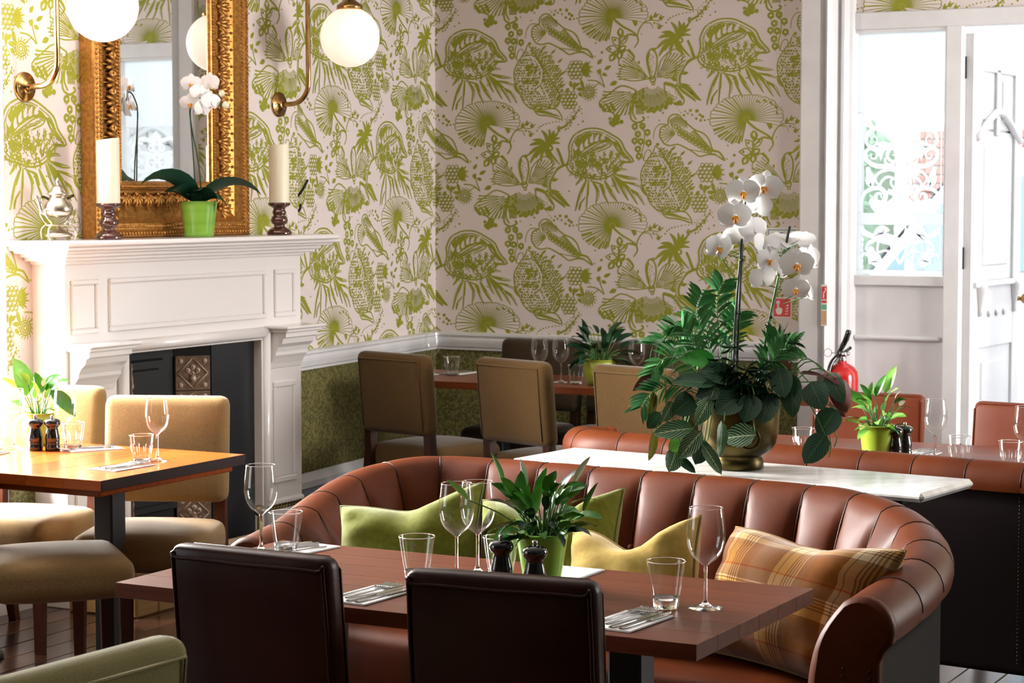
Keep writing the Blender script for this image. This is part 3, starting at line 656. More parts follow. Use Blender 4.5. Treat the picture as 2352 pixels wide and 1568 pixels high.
# sash windows
def window(n, x, y0, y1, z0, z1):
    mb = MB()
    for (a, b) in ((y0, y0 + .07), (y1 - .07, y1)): mb.box(x, (a + b) / 2, (z0 + z1) / 2, .09, b - a, z1 - z0, .004)
    for (a, b) in ((z0, z0 + .09), (z1 - .07, z1), ((z0 + z1) / 2 - .03, (z0 + z1) / 2 + .03)): mb.box(x, (y0 + y1) / 2, (a + b) / 2, .088, y1 - y0 - .12, b - a, .004)
    o = struct(f'window_{n}', mb, FRAMEW)
    m2 = MB(); m2.box(x, (y0 + y1) / 2, (z0 + z1) / 2, .06, .035, z1 - z0 - .1, .004); obj('glazing_bar', m2, FRAMEW, o)
    m2 = MB(); m2.box(x + .10, (y0 + y1) / 2, z0 - .02, .30, y1 - y0 + .0, .035, .006); obj('window_sill', m2, FRAMEW, o)
window(2, XL - .16, *HW[0]); window(3, XL - .16, *HW[1])  # the rear left one is unseen, added to carry the side fill
window(4, 1.64, 8.0, 9.95, .7, 2.9)
# dado rail and skirting
RAIL = [(0, 0), (.012, .0), (.014, .012), (.022, .018), (.032, .045), (.034, .058), (.024, .068), (.026, .074), (.040, .082), (.040, .094), (.018, .1), (0, .1)]
def moulding(name, a, b, n, z, prof, mat=FRAMEW, parent=None):
    """sweep a profile (out, up) along a..b with outward normal n"""
    a, b, n = Vector(a), Vector(b), Vector(n).normalized(); rows = []
    for e in (a, b): rows.append([tuple(e + n * o + Vector((0, 0, z + u))) for o, u in prof])
    mb = MB(); mb.grid(rows, 0, False); mb.add(rows[0], [tuple(range(len(prof)))], 0, False); mb.add(rows[1], [tuple(range(len(prof)))[::-1]], 0, False)
    return struct(name, mb, mat, parent)
moulding('trim_1', A0 + dA * -.0, A1, nA, DR - .1, RAIL); moulding('trim_2', (-5.885, YB, 0), (XA, YB, 0), (0, -1, 0), DR - .1, RAIL); moulding('trim_5', (XE + .15, YB, 0), (1.5, YB, 0), (0, -1, 0), DR - .1, RAIL)
SK = [(0, 0), (.024, 0), (.024, .215), (.020, .222), (.028, .235), (.028, .25), (.014, .275), (.008, .29), (0, .29)]
moulding('baseboard_alcove', A0, A1, nA, 0, SK, BLUEGREY); moulding('baseboard_back', (-5.885, YB, 0), (XA, YB, 0), (0, -1, 0), 0, SK, BLUEGREY)
moulding('trim_3', A0, A1, nA, .222, [(.004, 0), (.031, .0), (.031, .03), (.016, .055), (.010, .07), (.004, .07)])
moulding('baseboard_left', (XL, 6.36, 0), (XL, 6.54, 0), (1, 0, 0), 0, SK, WHITE)
moulding('baseboard_window', (XL, -1.1, 0), (XL, 6.36, 0), (1, 0, 0), 0, SK, WHITE)

# ------------------------------------------------------------------ entrance: architrave, side light, door
mb = MB(); z1 = ZC - .01
mb.prism([(XA, YB - .004), (XA, YB - .035), (XA + .010, YB - .045), (-3.625, YB - .045), (-3.615, YB - .03), (-3.607, YB - .012), (-3.598, YB - .03), (-3.582, YB - .055), (-3.566, YB - .03), (-3.56, YB + .03), (-3.548, YB + .05), (-3.535, YB + .03), (-3.522, YB + .03), (-3.515, YB + .09), (XS, YB + .10), (XS, YB + .3), (XA, YB + .3)], 2, 0, z1)
struct('trim_4', mb, FRAMEW)
FY = YB + .14; XG = -3.56                                                       # face of the frame
mb = MB()
mb.box((XG + XE) / 2, FY + .04, 2.535, XE - XG, .10, .085, .004)     # head
mb.box(-2.985, FY + .04, 1.25, .08, .10, 2.49, .004)                 # mullion
mb.box(-3.537, FY + .04, 1.25, .046, .10, 2.49, .003); mb.box(XE + .05, FY + .02, 1.25, .10, .14, 2.55, .004)
mb.box(-3.27, FY + .05, 1.222, .52, .07, .05, .004)
for (x0, x1, z0, z1) in ((-3.514, -3.025, 2.475, 2.493), (-3.514, -3.504, 1.25, 2.475), (-3.035, -3.025, 1.25, 2.475)): mb.box((x0 + x1) / 2, FY + .035, (z0 + z1) / 2, x1 - x0, .07, z1 - z0, .003)
w1 = struct('window_1', mb, FRAMEW)
mb = MB(); mb.box(-3.27, FY + .06, .60, .50, .03, 1.20, .003); obj('lower_panel', mb, FRAMEW, w1)
mb = MB(); mb.box(-3.275, FY + .03, .93, .45, .035, .022, .008); obj('panel_moulding', mb, FRAMEW, w1)
mb = MB(); mb.box(-3.27, FY + .06, 1.86, .48, .005, 1.23); obj('glass_pane', mb, PANE, w1)
# etched film on the glass: plain upper field and scrollwork, mirrored about the middle
GX0, GX1, GZ0, GZ1 = -3.503, -3.036, 1.252, 2.474
ex = Print(1, 1, 0, 0); ex.T = lambda p: p
def E(x, y): return ((x - 525) / 425 * .232, 1.252 + (1495 - y) / 1410 * .80)
film = MB()
def fquad(x0, x1, z0, z1): film.box((x0 + x1) / 2, FY + .0545, (z0 + z1) / 2, x1 - x0, .002, z1 - z0)
fquad(GX0, GX1, 2.075, GZ1); fquad(GX0, GX1, 1.505, 1.565); fquad(GX0, GX1, GZ0, 1.275); fquad(GX0, GX0 + .022, 1.275, 1.505); fquad(GX0, GX0 + .022, 1.565, 2.075)
fquad(GX1 - .030, GX1 - .022, 1.565, 2.075); fquad(GX1 - .030, GX1 - .022, 1.275, 1.505)
xm = (GX0 + GX1) / 2
FN = [0]
def scroll(pts, w0, w1, wm=None):
    for sg in (-1, 1):
        q = Print(1, 1, 0, 0); q.T = lambda p: p
        P = [E(*p) for p in pts]; q.st([(xm + sg * x, z) for x, z in P], w0, w1, 0, 5, wm)
        FN[0] += 1
        for pi_, (_, pl) in enumerate(q.out): film.add([(x, FY + .0535 - .00012 * FN[0] - 3e-6 * pi_, z) for x, z in pl], [tuple(range(len(pl)))], 0, False)
def blob(pts):
    for sg in (-1, 1):
        P = [E(*p) for p in pts]; FN[0] += 1; film.add([(xm + sg * x, FY + .0535 - .00012 * FN[0], z) for x, z in P], [tuple(range(len(P)))], 0, False)
K_ = .012
for pts, a, b, wmid in (
    ([(525, 150), (450, 190), (330, 170), (220, 210), (185, 290), (215, 345), (275, 335), (290, 285), (255, 255), (230, 285)], .030, .006, .016),
    ([(510, 180), (470, 230), (480, 290), (440, 300), (420, 260), (450, 235), (490, 250)], .022, .006, .012),
    ([(520, 300), (500, 340), (440, 350), (340, 330), (290, 350), (340, 370), (440, 365)], .018, .008, .03),
    ([(525, 620), (490, 560), (400, 530), (280, 520), (195, 470), (180, 400), (230, 365), (290, 400), (280, 450), (235, 450), (240, 410)], .028, .006, .020),
    ([(525, 440), (490, 380), (420, 370), (390, 430), (430, 480), (480, 470), (480, 430), (440, 425)], .014, .007, .016),
    ([(525, 600), (505, 540), (470, 500), (430, 520), (380, 500), (370, 450)], .03, .006, .026),
    ([(525, 680), (470, 720), (430, 680), (440, 640), (480, 650), (470, 690)], .014, .006, .013),
    ([(510, 620), (450, 560), (340, 570), (280, 620), (290, 670), (330, 690), (340, 650)], .016, .006, .014),
    ([(470, 640), (400, 620), (340, 660), (320, 740)], .010, .010, .014),
    ([(150, 940), (150, 820), (210, 740), (320, 720), (380, 780), (350, 850), (290, 840), (290, 780), (330, 770), (340, 810)], .008, .006, .026),
    ([(490, 740), (490, 830), (430, 900), (350, 905), (260, 850), (230, 820)], .03, .008, .08),
    ([(400, 740), (440, 760), (480, 740)], .02, .03, .03), ([(525, 730), (525, 800), (525, 840)], .012, .03, .02),
    ([(200, 530), (215, 600), (210, 650), (240, 690), (250, 640), (225, 560)], .02, .006, .03),
    ([(525, 1180), (470, 1190), (330, 1150), (350, 1090), (420, 1100)], .02, .01, .06), ([(150, 1060), (170, 1110), (250, 1150), (330, 1140)], .02, .01, .03),
    ([(525, 1400), (470, 1300), (420, 1200), (320, 1180), (230, 1210), (200, 1270), (240, 1290)], .012, .01, .022),
    ([(320, 1180), (310, 1290), (380, 1280), (430, 1300), (440, 1360), (400, 1380), (390, 1330)], .012, .006, .012), ([(250, 1240), (250, 1310), (300, 1370), (280, 1420)], .012, .03, .06),
    ([(140, 1340), (180, 1310), (230, 1330), (250, 1400)], .01, .03, .02), ([(525, 1250), (500, 1180), (470, 1070), (520, 1060)], .012, .006, .01)):
    scroll(pts, a, b, wmid)
blob([(525, 90), (450, 150), (525, 185)]); blob([(525, 500), (480, 520), (525, 600)]); blob([(290, 340), (340, 300), (400, 340), (360, 400), (330, 480), (310, 420)])
for i in range(6): z = 1.29 + i * .028; film.add([(GX0 + .035 + .008 * cos(t * pi / 4), FY + .0465, z + .010 * sin(t * pi / 4)) for t in range(8)], [tuple(range(8))], 0, False)
fo = obj('etched_film', film, FROST, w1); fo['label'] = 'white etched scroll pattern on the glass'
# the open door leaf: stiles, rails, panels, swags, hinge and knob (hinged at the frame, swung out to the street)
door = thing('door_1', '', ''); del door['label']; del door['category']; door['kind'] = 'structure'; door.location = (-2.925, YB + .20, 0); door.rotation_euler = (0, 0, radians(86.5))
W_ = .78; T_ = .045
mb = MB()
for (a, b) in ((0, .12), (W_ - .12, W_)): mb.box((a + b) / 2, 0, 1.24, b - a, T_, 2.44, .004)
for (a, b) in ((.02, .24), (.88, 1.22), (2.28, 2.46)): mb.box(W_ / 2, 0, (a + b) / 2, W_ - .24, T_, b - a, .003)
obj('door_frame', mb, FRAMEW, door)
for (x0, x1, z0, z1) in ((.12, .66, .24, .88), (.12, .66, 1.22, 1.98)):
    mb = MB(); mb.box((x0 + x1) / 2, 0, (z0 + z1) / 2, x1 - x0, .018, z1 - z0, .002); mb.box((x0 + x1) / 2, 0, (z0 + z1) / 2, x1 - x0 - .14, .034, z1 - z0 - .14, .012); obj('door_panel', mb, FRAMEW, door)
for (x0, x1) in ((.12, .36), (.42, .66)):
    mb = MB(); mb.box((x0 + x1) / 2, 0, 2.14, x1 - x0, .018, .30, .002); mb.box((x0 + x1) / 2, 0, 2.14, x1 - x0 - .1, .032, .22, .01); obj('door_panel', mb, FRAMEW, door)
mb = MB(); mb.box(.39, 0, 2.13, .06, T_, .34, .004); obj('door_muntin', mb, FRAMEW, door)
mb = MB(); pts = [(.05, 1.94), (.12, 1.97), (.22, 2.03), (.34, 2.075), (.39, 2.085), (.46, 2.075), (.57, 2.03), (.67, 1.97), (.74, 1.94)]
for sg in (-1, 1): mb.tube([(x, sg * .022, z) for x, z in pts], .020, 8)
obj('arched_moulding', mb, FRAMEW, door)
for x in (.12, .66):
    mb = MB(); mb.lathe([(.001, -.09), (.014, -.08), (.010, -.05), (.022, 0), (.034, .05), (.036, .07), (.010, .09)], 10, 0, (x, -.03, 1.13)); obj('carved_drop', mb, FRAMEW, door)
for x in (.27, .39, .51):
    mb = MB(); mb.ball((x, -.026, 1.05), .018, 8, 0, (1, .6, 1)); obj('carved_bead', mb, FRAMEW, door)
mb = MB(); mb.box(W_ / 2, -.03, 1.205, W_ - .06, .03, .03, .006); obj('door_ledge', mb, FRAMEW, door)
mb = MB(); mb.tube([(W_ - .06, -.02, 1.11), (W_ - .06, -.06, 1.11)], .012, 10); mb.ball((W_ - .06, -.075, 1.11), .030, 12); mb.tube([(W_ - .06, .02, 1.11), (W_ - .06, .06, 1.11)], .012, 10); mb.ball((W_ - .06, .075, 1.11), .030, 12); obj('door_knob', mb, BRASS, door)
for z in (2.29, 1.34, .35):
    mb = MB(); mb.box(0, .022, z, .034, .012, .11, .002); mb.tube([(.0, .03, z - .055), (.0, .03, z + .055)], .007, 8); obj('hinge', mb, IRON, door)
# ------------------------------------------------------------------ fireplace surround with mantel shelf
FX = -5.47; FY0, FY1 = 6.54, 8.22; OY0, OY1, OZ = 6.92, 7.88, 1.0
fp = thing('fireplace', 'white glossy painted fireplace surround with deep mantel shelf and black tiled opening', 'fireplace')
mb = MB(); d = FX - XL
for (a, b) in ((FY0, OY0), (OY1, FY1)): mb.box((XL + FX) / 2, (a + b) / 2, OZ / 2, d, b - a, OZ, .0)
mb.box((XL + FX) / 2, (FY0 + FY1) / 2, (OZ + 1.40) / 2, d, FY1 - FY0, 1.40 - OZ, .0)
obj('surround_body', mb, WHITE, fp)
mb = MB()
for (z0, z1, x, e) in ((1.375, 1.395, -5.455, .015), (1.39, 1.408, -5.425, .05), (1.405, 1.425, -5.40, .075), (1.422, 1.436, -5.36, .115), (1.434, 1.452, -5.335, .14)): mb.box((XL + x) / 2, (FY0 + FY1) / 2, (z0 + z1) / 2, x - XL, FY1 - FY0 + 2 * e, z1 - z0, .005)
obj('cornice', mb, WHITE, fp)
mb = MB(); mb.box((XL - 5.30) / 2, (6.365 + 8.30) / 2, 1.462, XL * -1 - 5.30, 1.935, .022, .006); obj('mantel_shelf', mb, WHITE, fp)
def sunk(y0, y1, z0, z1, parent=fp, x=FX, name='frieze_panel', w=.022):
    mb = MB()
    for (a, b, c, e) in ((y0, y1, z1 - w, z1), (y0, y1, z0, z0 + w), (y0, y0 + w, z0 + w, z1 - w), (y1 - w, y1, z0 + w, z1 - w)):
        mb.box(x + .003, (a + b) / 2, (c + e) / 2, .016, b - a, e - c, .005)
    mb.box(x + .001, (y0 + y1) / 2, (z0 + z1) / 2, .006, y1 - y0 - 2 * w - .004, z1 - z0 - 2 * w - .004, .002)
    return obj(name, mb, WHITE, parent)
sunk(6.575, 6.745, 1.095, 1.315); sunk(6.81, 7.93, 1.095, 1.315); sunk(8.00, 8.17, 1.095, 1.315)
CON = [(0, .165), (.105, .165), (.105, .145), (.090, .138), (.082, .115), (.062, .098), (.050, .075), (.048, .060), (.036, .045), (.020, .020), (.012, .0), (0, -.005)]
for (a, b) in ((6.56, 6.83), (7.945, 8.205)):
    mb = MB(); mb.prism([(z + .865, FX - .002 + x) for x, z in CON][::-1], 1, a, b); 
    mb = MB(); P = [(FX - .002 + x, z + .865) for x, z in CON]; n = len(P)
    mb.add([(x, a, z) for x, z in P] + [(x, b, z) for x, z in P], [tuple(range(n)), tuple(range(n, 2 * n))[::-1]] + [(i, n + i, n + (i + 1) % n, (i + 1) % n) for i in range(n)], 0, False)
    obj('console_bracket', mb, WHITE, fp)
    mb = MB(); mb.box(FX + .058, (a + b) / 2, 1.039, .125, b - a + .03, .016, .004); mb.box(FX + .066, (a + b) / 2, 1.053, .14, b - a + .06, .014, .005); obj('console_cap', mb, WHITE, fp)
for (a, b) in ((6.585, 6.80), (7.985, 8.17)): sunk(a, b, .33, .80, name='pilaster_panel', w=.028)
for (a, b) in ((FY0 - .01, OY0 - .06), (OY1 + .07, FY1 + .012)):
    mb = MB(); mb.box((XL + FX + .02) / 2, (a + b) / 2, .115, FX + .02 - XL, b - a, .23, .004); mb.box((XL + FX + .014) / 2, (a + b) / 2, .24, FX + .014 - XL, b - a - .01, .03, .008); obj('plinth_block', mb, WHITE, fp)
mb = MB()
for (y, sg) in ((OY0, -1), (OY1, 1)):
    mb.tube([(FX + .012, y + sg * .032, .0), (FX + .012, y + sg * .032, OZ + .032)], .026, 10); mb.box(FX + .006, y + sg * .006, OZ / 2, .018, .012, OZ, .003)
mb.tube([(FX + .012, OY0 - .032, OZ + .032), (FX + .012, OY1 + .032, OZ + .032)], .026, 10); mb.box(FX + .006, (OY0 + OY1) / 2, OZ + .006, .018, OY1 - OY0 + .024, .012, .003)
obj('opening_moulding', mb, WHITE, fp)
# black insert: slips, splayed tiled cheeks, iron back
mb = MB(); mb.box(FX - .035, (OY1 + 7.555) / 2, OZ / 2, .012, OY1 - 7.555, OZ - .004); mb.box(FX - .035, OY0 + .03, OZ / 2, .012, .06, OZ - .004); mb.box(-5.55, (OY0 + OY1) / 2, .012, .16, OY1 - OY0, .024); obj('slate_slip', mb, SLATE, fp)
mb = MB(); mb.box(-5.622, 7.2, .5, .012, .60, 1.0); mb.box(-5.608, 7.2, .80, .02, .30, .30, .01); mb.box(-5.60, 7.2, .80, .02, .22, .22, .008); mb.box(-5.60, 7.2, .30, .03, .44, .03, .005)
mb.prism([(-5.505, 7.556), (-5.502, 7.548), (-5.612, 7.438), (-5.62, 7.45)], 2, 0, 1.0); mb.prism([(-5.505, 6.976), (-5.62, 7.09), (-5.612, 7.10), (-5.502, 6.99)], 2, 0, 1.0)
obj('iron_back', mb, IRON, fp)
tm = MB(); S = .152
tm.box(0, 0, 0, S, .010, S, .002)
for a in range(4):
    c, q = cos(a * pi / 2), sin(a * pi / 2); p0 = (.066 * c, .066 * q); p1 = (-.066 * q, .066 * c)
    tm.tube([(p0[0], -.006, p0[1]), (p1[0], -.006, p1[1])], .0035, 4, 1)
    for r in (.060,): tm.ball((r * (c - q) * .88, -.005, r * (q + c) * .88), .012, 6, 1, (1, .35, 1))
for (x, z, r) in ((0, .026, .013), (-.022, .012, .012), (.022, .012, .012), (0, -.002, .009)): tm.ball((x, -.005, z), r, 8, 1, (1, .4, 1)); tm.ball((x, -.008, z), r * .45, 6, 0, (1, .5, 1))
tm.lathe([(.006, -.040), (.016, -.034), (.018, -.022), (.012, -.012), (.016, -.008)], 8, 1, (0, -.003, 0))
for sg in (-1, 1): tm.tube([(0, -.006, -.01), (sg * .014, -.006, .0), (sg * .024, -.006, .002)], .002, 4, 1); tm.tube([(0, -.006, -.03), (sg * .02, -.006, -.025), (sg * .03, -.006, -.012)], .002, 4, 1)
tme = tm.mesh('tile', [TILE, TILER])
for k in range(6):
    obj('tile', None, None, fp, (-5.552, 7.488, .875 - k * .155), (0, 0, radians(45)), tme)
    obj('tile', None, None, fp, (-5.552, 7.045, .875 - k * .155), (0, 0, radians(135)), tme)
mb = MB(); mb.box(-5.558, 7.493, .5, .16, .004, 1.0, 0, 0, radians(45)); mb.box(-5.558, 7.04, .5, .16, .004, 1.0, 0, 0, radians(135)); obj('tile_bed', mb, SLATE, fp)
# fender kerb with brass finials and rail
KERB = wood('kerb_wood', (.16, .085, .025), (.23, .13, .045), 1, .5, .1)
fe = thing('hearth_fender', 'low tan wooden hearth fender with brass ball finials and twisted brass rail', 'fender')
mb = MB(); mb.box(-5.27, 6.57, .085, .34, .14, .17, .008); mb.box(-5.17, 7.4, .085, .14, 1.52, .17, .008); mb.box(-5.27, 8.23, .085, .34, .14, .17, .008); obj('kerb', mb, KERB, fe)
mb = MB(); mb.box(-5.27, 6.57, .178, .345, .15, .022, .008); mb.box(-5.17, 7.4, .178, .15, 1.52, .022, .008); mb.box(-5.27, 8.23, .178, .345, .15, .022, .008); obj('kerb_top', mb, TAN, fe)
mb = MB(); mb.lathe([(.001, .262), (.014, .258), (.017, .246), (.012, .235), (.008, .228), (.020, .215), (.022, .202), (.014, .192), (.018, .189)][::-1], 12, 0, (-5.13, 6.63, 0)); obj('finial', mb, BRASS, fe)
mb = MB(); mb.lathe([(.018, .189), (.010, .20), (.010, .28), (.006, .29)], 10, 0, (-5.12, 7.37, 0)); mb.lathe([(.018, .189), (.010, .20), (.010, .31), (.006, .32)], 10, 0, (-5.12, 8.2, 0)); obj('rail_post', mb, BRASSD, fe)
mb = MB(); mb.ball((-5.12, 7.37, .312), .026, 14); obj('rail_ball', mb, BRASSD, fe)
mb = MB()
for k in range(3): mb.tube([(-5.12 + .006 * cos(t * .9 + k * 2.1), 7.39 + t * .0098, .312 + .006 * sin(t * .9 + k * 2.1)) for t in range(84)], .0065, 5)
obj('twisted_rail', mb, BRASSD, fe)

# ------------------------------------------------------------------ gilt mirror on the mantel
mi = thing('gilt_mirror', 'tall gilt mirror with carved leaf frame standing on the mantel shelf', 'mirror', (XL + .006, 7.397, 1.474), 0)
MW, MH, FWD = 1.10, 1.40, .245                                    # frame width, height, moulding width
PROF = [(0, 0), (0, .075), (.006, .085), (.022, .088), (.030, .080), (.036, .083), (.060, .083), (.068, .072), (.085, .052), (.13, .034), (.170, .032), (.182, .034), (.188, .040), (.196, .040), (.205, .030), (.225, .034), (.232, .030), (.238, .018), (FWD, .014), (FWD, 0)]
rows = []
for (sy, sz) in ((-1, 0), (1, 0), (1, 1), (-1, 1), (-1, 0)):
    rows.append([(dp * .82, sy * (MW / 2 - wd), (wd if sz == 0 else MH - wd)) for wd, dp in PROF])
mb = MB(); mb.grid(rows, 0, False); obj('frame_moulding', mb, GILT, mi)
mb = MB(); mb.box(.012, 0, MH / 2, .004, MW - 2 * FWD + .02, MH - 2 * FWD + .02); obj('mirror_glass', mb, MIRROR, mi)
# carved leaves along the hollow, ornament beads on the ridges
lm = MB()
for k, (a, L) in enumerate(((-1.0, .036), (-.6, .046), (-.2, .052), (.2, .052), (.6, .046), (1.0, .036))):
    b = Vector((0, a * .012, 0)); dr = Vector((0, sin(a), cos(a)))
    pts = [b + dr * L * t + Vector((.004 + .016 * sin(pi * t * .75), 0, 0)) for t in (0, .3, .6, .85, 1)]
    lm.tube(pts, [.003, .007, .008, .007, .002], 6)
lm.ball((.010, 0, -.004), .010, 8); lm.tube([(.006, 0, .0), (.012, 0, .07)], [.004, .002], 5)
lme = lm.mesh('acanthus_leaf', GILT)
fl_ = MB(); fl_.box(.002, 0, 0, .010, .004, .11, .001)
for sg in (-1, 1): fl_.ball((.006, 0, sg * .03), .008, 6)
flm = fl_.mesh('reed', GILTD)
n = int((MH - .16) / .075)
for sd in (-1, 1):
    for k in range(n):
        z = .12 + k * .075
        obj('acanthus_leaf', None, None, mi, (.028, sd * (MW / 2 - .182), z), (sd * radians(-90), 0, 0), lme).scale = (1, 1.25, 1.35)
        obj('reed', None, None, mi, (.034, sd * (MW / 2 - .125), z + .0375), (radians(90), 0, 0), flm)
n = int((MW - .30) / .075)
for k in range(n + 1):
    y = -MW / 2 + .16 + k * .075
    obj('acanthus_leaf', None, None, mi, (.028, y, .180), (radians(180), 0, 0), lme); obj('acanthus_leaf', None, None, mi, (.028, y, MH - .180), (0, 0, 0), lme)
mb = MB()
def run(wd, dp, step, r, sc_):
    for sy in (-1, 1):
        z = wd
        while z < MH - wd: mb.ball((dp, sy * (MW / 2 - wd), z), r, 6, 0, sc_); z += step
        y = -MW / 2 + wd
    for z in (wd, MH - wd):
        y = -MW / 2 + wd
        while y < MW / 2 - wd: mb.ball((dp, y, z), r, 6, 0, sc_); y += step
run(.048, .068, .017, .0085, (1.1, 1.2, .75)); run(.215, .028, .014, .008, (1.1, 1.1, .8)); run(.018, .072, .020, .008, (.9, 1, 1.1))
o = obj('beaded_ornament', mb, GILT, mi); o['kind'] = 'stuff'

# ------------------------------------------------------------------ wall lamps
def sconce(y, z, label):
    t = thing('wall_lamp', label, 'lamp', (XL, y, z), 0, 'brass wall lamps either side of the mirror')
    mb = MB(); mb.lathe([(.001, .030), (.020, .030), (.026, .024), (.030, .016), (.048, .014), (.052, .010), (.058, .010), (.060, .002), (.060, 0)][::-1], 24)
    for sg in (-1, 1): mb.ball((0, sg * .044, .014), .005, 6)
    mb.xf(Matrix.Rotation(radians(90), 4, 'Y')); mb.xf(Matrix.Translation((.001, 0, 0))); obj('backplate', mb, BRASS, t)
    pts = [(.02, 0, 0), (.06, 0, 0), (.10, 0, .004), (.135, 0, .022), (.160, 0, .055), (.17, 0, .10), (.17, 0, .25), (.17, 0, .55), (.178, 0, .60), (.205, 0, .64), (.25, 0, .66), (.30, 0, .66), (.355, 0, .635), (.388, 0, .58), (.398, 0, .52), (.4, 0, .46)]
    mb = MB(); mb.tube(cr(pts, 4), .0115, 12); mb.lathe([(.001, 0), (.018, 0), (.018, .02), (.012, .03)], 12, 0, (0, 0, 0)); mb.v = mb.v; obj('arm', mb, BRASS, t)
    mb = MB(); mb.lathe([(.012, .478), (.026, .470), (.050, .452), (.060, .445), (.060, .425), (.052, .424)], 24, 0, (.4, 0, 0)); obj('gallery', mb, BRASS, t)
    mb = MB(); prof = [(.137 * sin(a), .30 - .137 * cos(a)) for a in [pi * k / 24 for k in range(23)]]; prof[0] = (.0005, prof[0][1]); mb.lathe(prof, 40, 0, (.4, 0, 0), False, False); obj('globe_shade', mb, OPAL, t)
sconce(6.51, 2.08, 'brass wall lamp with lit white globe above the teapot, left of the mirror')
sconce(8.29, 2.08, 'brass wall lamp with lit white globe right of the mirror, above the black hook')

# ------------------------------------------------------------------ things on the mantel shelf
MZ = 1.4735
def candle(x, y, h, r, lab1, lab2, hold):
    t = thing('candle_holder', lab1, 'candle holder', (x, y, MZ), 0, 'bronze candle holders on the mantel')
    mb = MB(); P = [(.001, 0), (.054, 0), (.057, .006), (.052, .020), (.040, .030), (.027, .036), (.024, .044), (.034, .052), (.040, .066), (.034, .082), (.026, .088), (.029, .094), (.033, .102), (.029, .110), (.026, .116), (.030, .124), (.046, .132), (.052, .138), (.052, .146), (.046, .147), (.044, .143), (.001, .142)]
    mb.lathe([(a, b * hold / .147) for a, b in P], 32, 0); obj('turned_stand', mb, BRONZE, t)
    c = thing('pillar_candle', lab2, 'candle', (x, y, MZ + hold * .967), 0, 'ivory pillar candles on the mantel')
    mb = MB(); rows = []; nn = 32
    for (rr, zz) in ((.001, 0), (1, 0), (1, .02), (1, .5), (1, .97), (.985, 1), (.93, 1.0), (.86, .965), (.4, .955), (.001, .955)):
        rows.append([(r * rr * cos(2 * pi * i / nn) * (1 + .012 * sin(3 * i * .196)), r * rr * sin(2 * pi * i / nn), h * zz + (.006 * sin(2 * pi * i / nn + 1) if zz > .93 else 0)) for i in range(nn + 1)])
    mb.grid(rows[::-1]); obj('wax', mb, CANDLE, c)
    mb = MB(); mb.tube([(0, 0, h * .95), (.001, 0, h * .95 + .010), (.004, 0, h * .95 + .017)], .0012, 5); obj('wick', mb, IRON, c)
candle(-5.44, 6.783, .262, .047, 'dark bronze turned candle holder left of the green pot on the mantel', 'tall ivory pillar candle in front of the gilt frame', .147)
candle(-5.44, 8.006, .268, .046, 'dark bronze turned candle holder at the right end of the mantel', 'ivory pillar candle to the right of the mirror', .147)
# silver spirit kettle
tp = thing('silver_teapot', 'worn silver teapot on a stand with burner, left end of the mantel', 'teapot', (-5.50, 6.545, MZ), radians(62)); tp.scale = (.86, .86, .86)
mb = MB(); mb.lathe([(.001, .105), (.040, .106), (.060, .118), (.068, .140), (.062, .165), (.048, .185), (.038, .196), (.040, .206), (.048, .212)], 32); obj('kettle_body', mb, SILVER, tp)
mb = MB(); mb.lathe([(.050, .210), (.050, .216), (.038, .224), (.030, .238), (.018, .252), (.008, .257), (.006, .264), (.011, .270), (.008, .278), (.004, .284), (.0005, .29)], 28); obj('lid', mb, SILVER, tp)
mb = MB(); mb.tube(cr([(-.055, 0, .122), (-.078, 0, .135), (-.088, 0, .165), (-.097, 0, .190), (-.108, 0, .202)], 5), [.014] * 6 + [.011] * 6 + [.008] * 8 + [.007], 10); obj('spout', mb, SILVER, tp)
mb = MB(); mb.tube(cr([(-.046, 0, .190), (-.07, .0, .20), (-.078, 0, .196)], 4), .006, 8); mb.tube(cr([(.046, 0, .192), (.066, 0, .204), (.076, 0, .206)], 4), .007, 8); obj('handle_stub', mb, BRASSD, tp)
for sg, ly in ((-1, -.035), (-1, .035), (1, -.035), (1, .035)):
    mb = MB(); mb.tube(cr([(sg * .060, ly * .6, .14), (sg * .074, ly * .9, .125), (sg * .060, ly * 1.1, .095), (sg * .045, ly, .075), (sg * .062, ly * 1.2, .055), (sg * .066, ly * 1.3, .03), (sg * .060, ly * 1.4, .002)], 4), .0045, 8); mb.ball((sg * .074, ly * .9, .140), .007, 8); obj('stand_leg', mb, SILVER, tp)
mb = MB(); mb.lathe([(.001, .016), (.055, .016), (.064, .020), (.064, .028), (.045, .038), (.030, .044), (.022, .052), (.010, .058), (.006, .068), (.001, .072)], 28); obj('burner', mb, SILVER, tp)
mb = MB(); mb.tube([(.062 * cos(a), .046 * sin(a), .070) for a in [2 * pi * k / 20 for k in range(20)]], .0035, 6, 0, False, True); obj('stand_ring', mb, SILVER, tp)
# coat hook in the alcove
hk = thing('coat_hook', 'small black iron coat hook on the wallpaper beside the right candle', 'hook', A0 + dA * .06 + Vector((0, 0, 1.62)), atan2(dA.y, dA.x) - radians(90))
mb = MB(); mb.box(.002, 0, .0, .006, .016, .07, .002); mb.tube(cr([(.004, 0, .01), (.03, 0, .03), (.055, 0, .06), (.075, .01, .10)], 5), .0065, 6); mb.ball((.076, .01, .104), .008, 8); mb.tube(cr([(.004, 0, -.01), (.012, 0, -.035), (.03, 0, -.042), (.042, 0, -.030), (.044, 0, -.016)], 5), .0065, 6); mb.ball((.044, 0, -.012), .007, 8)
obj('hook_iron', mb, IRON, hk)

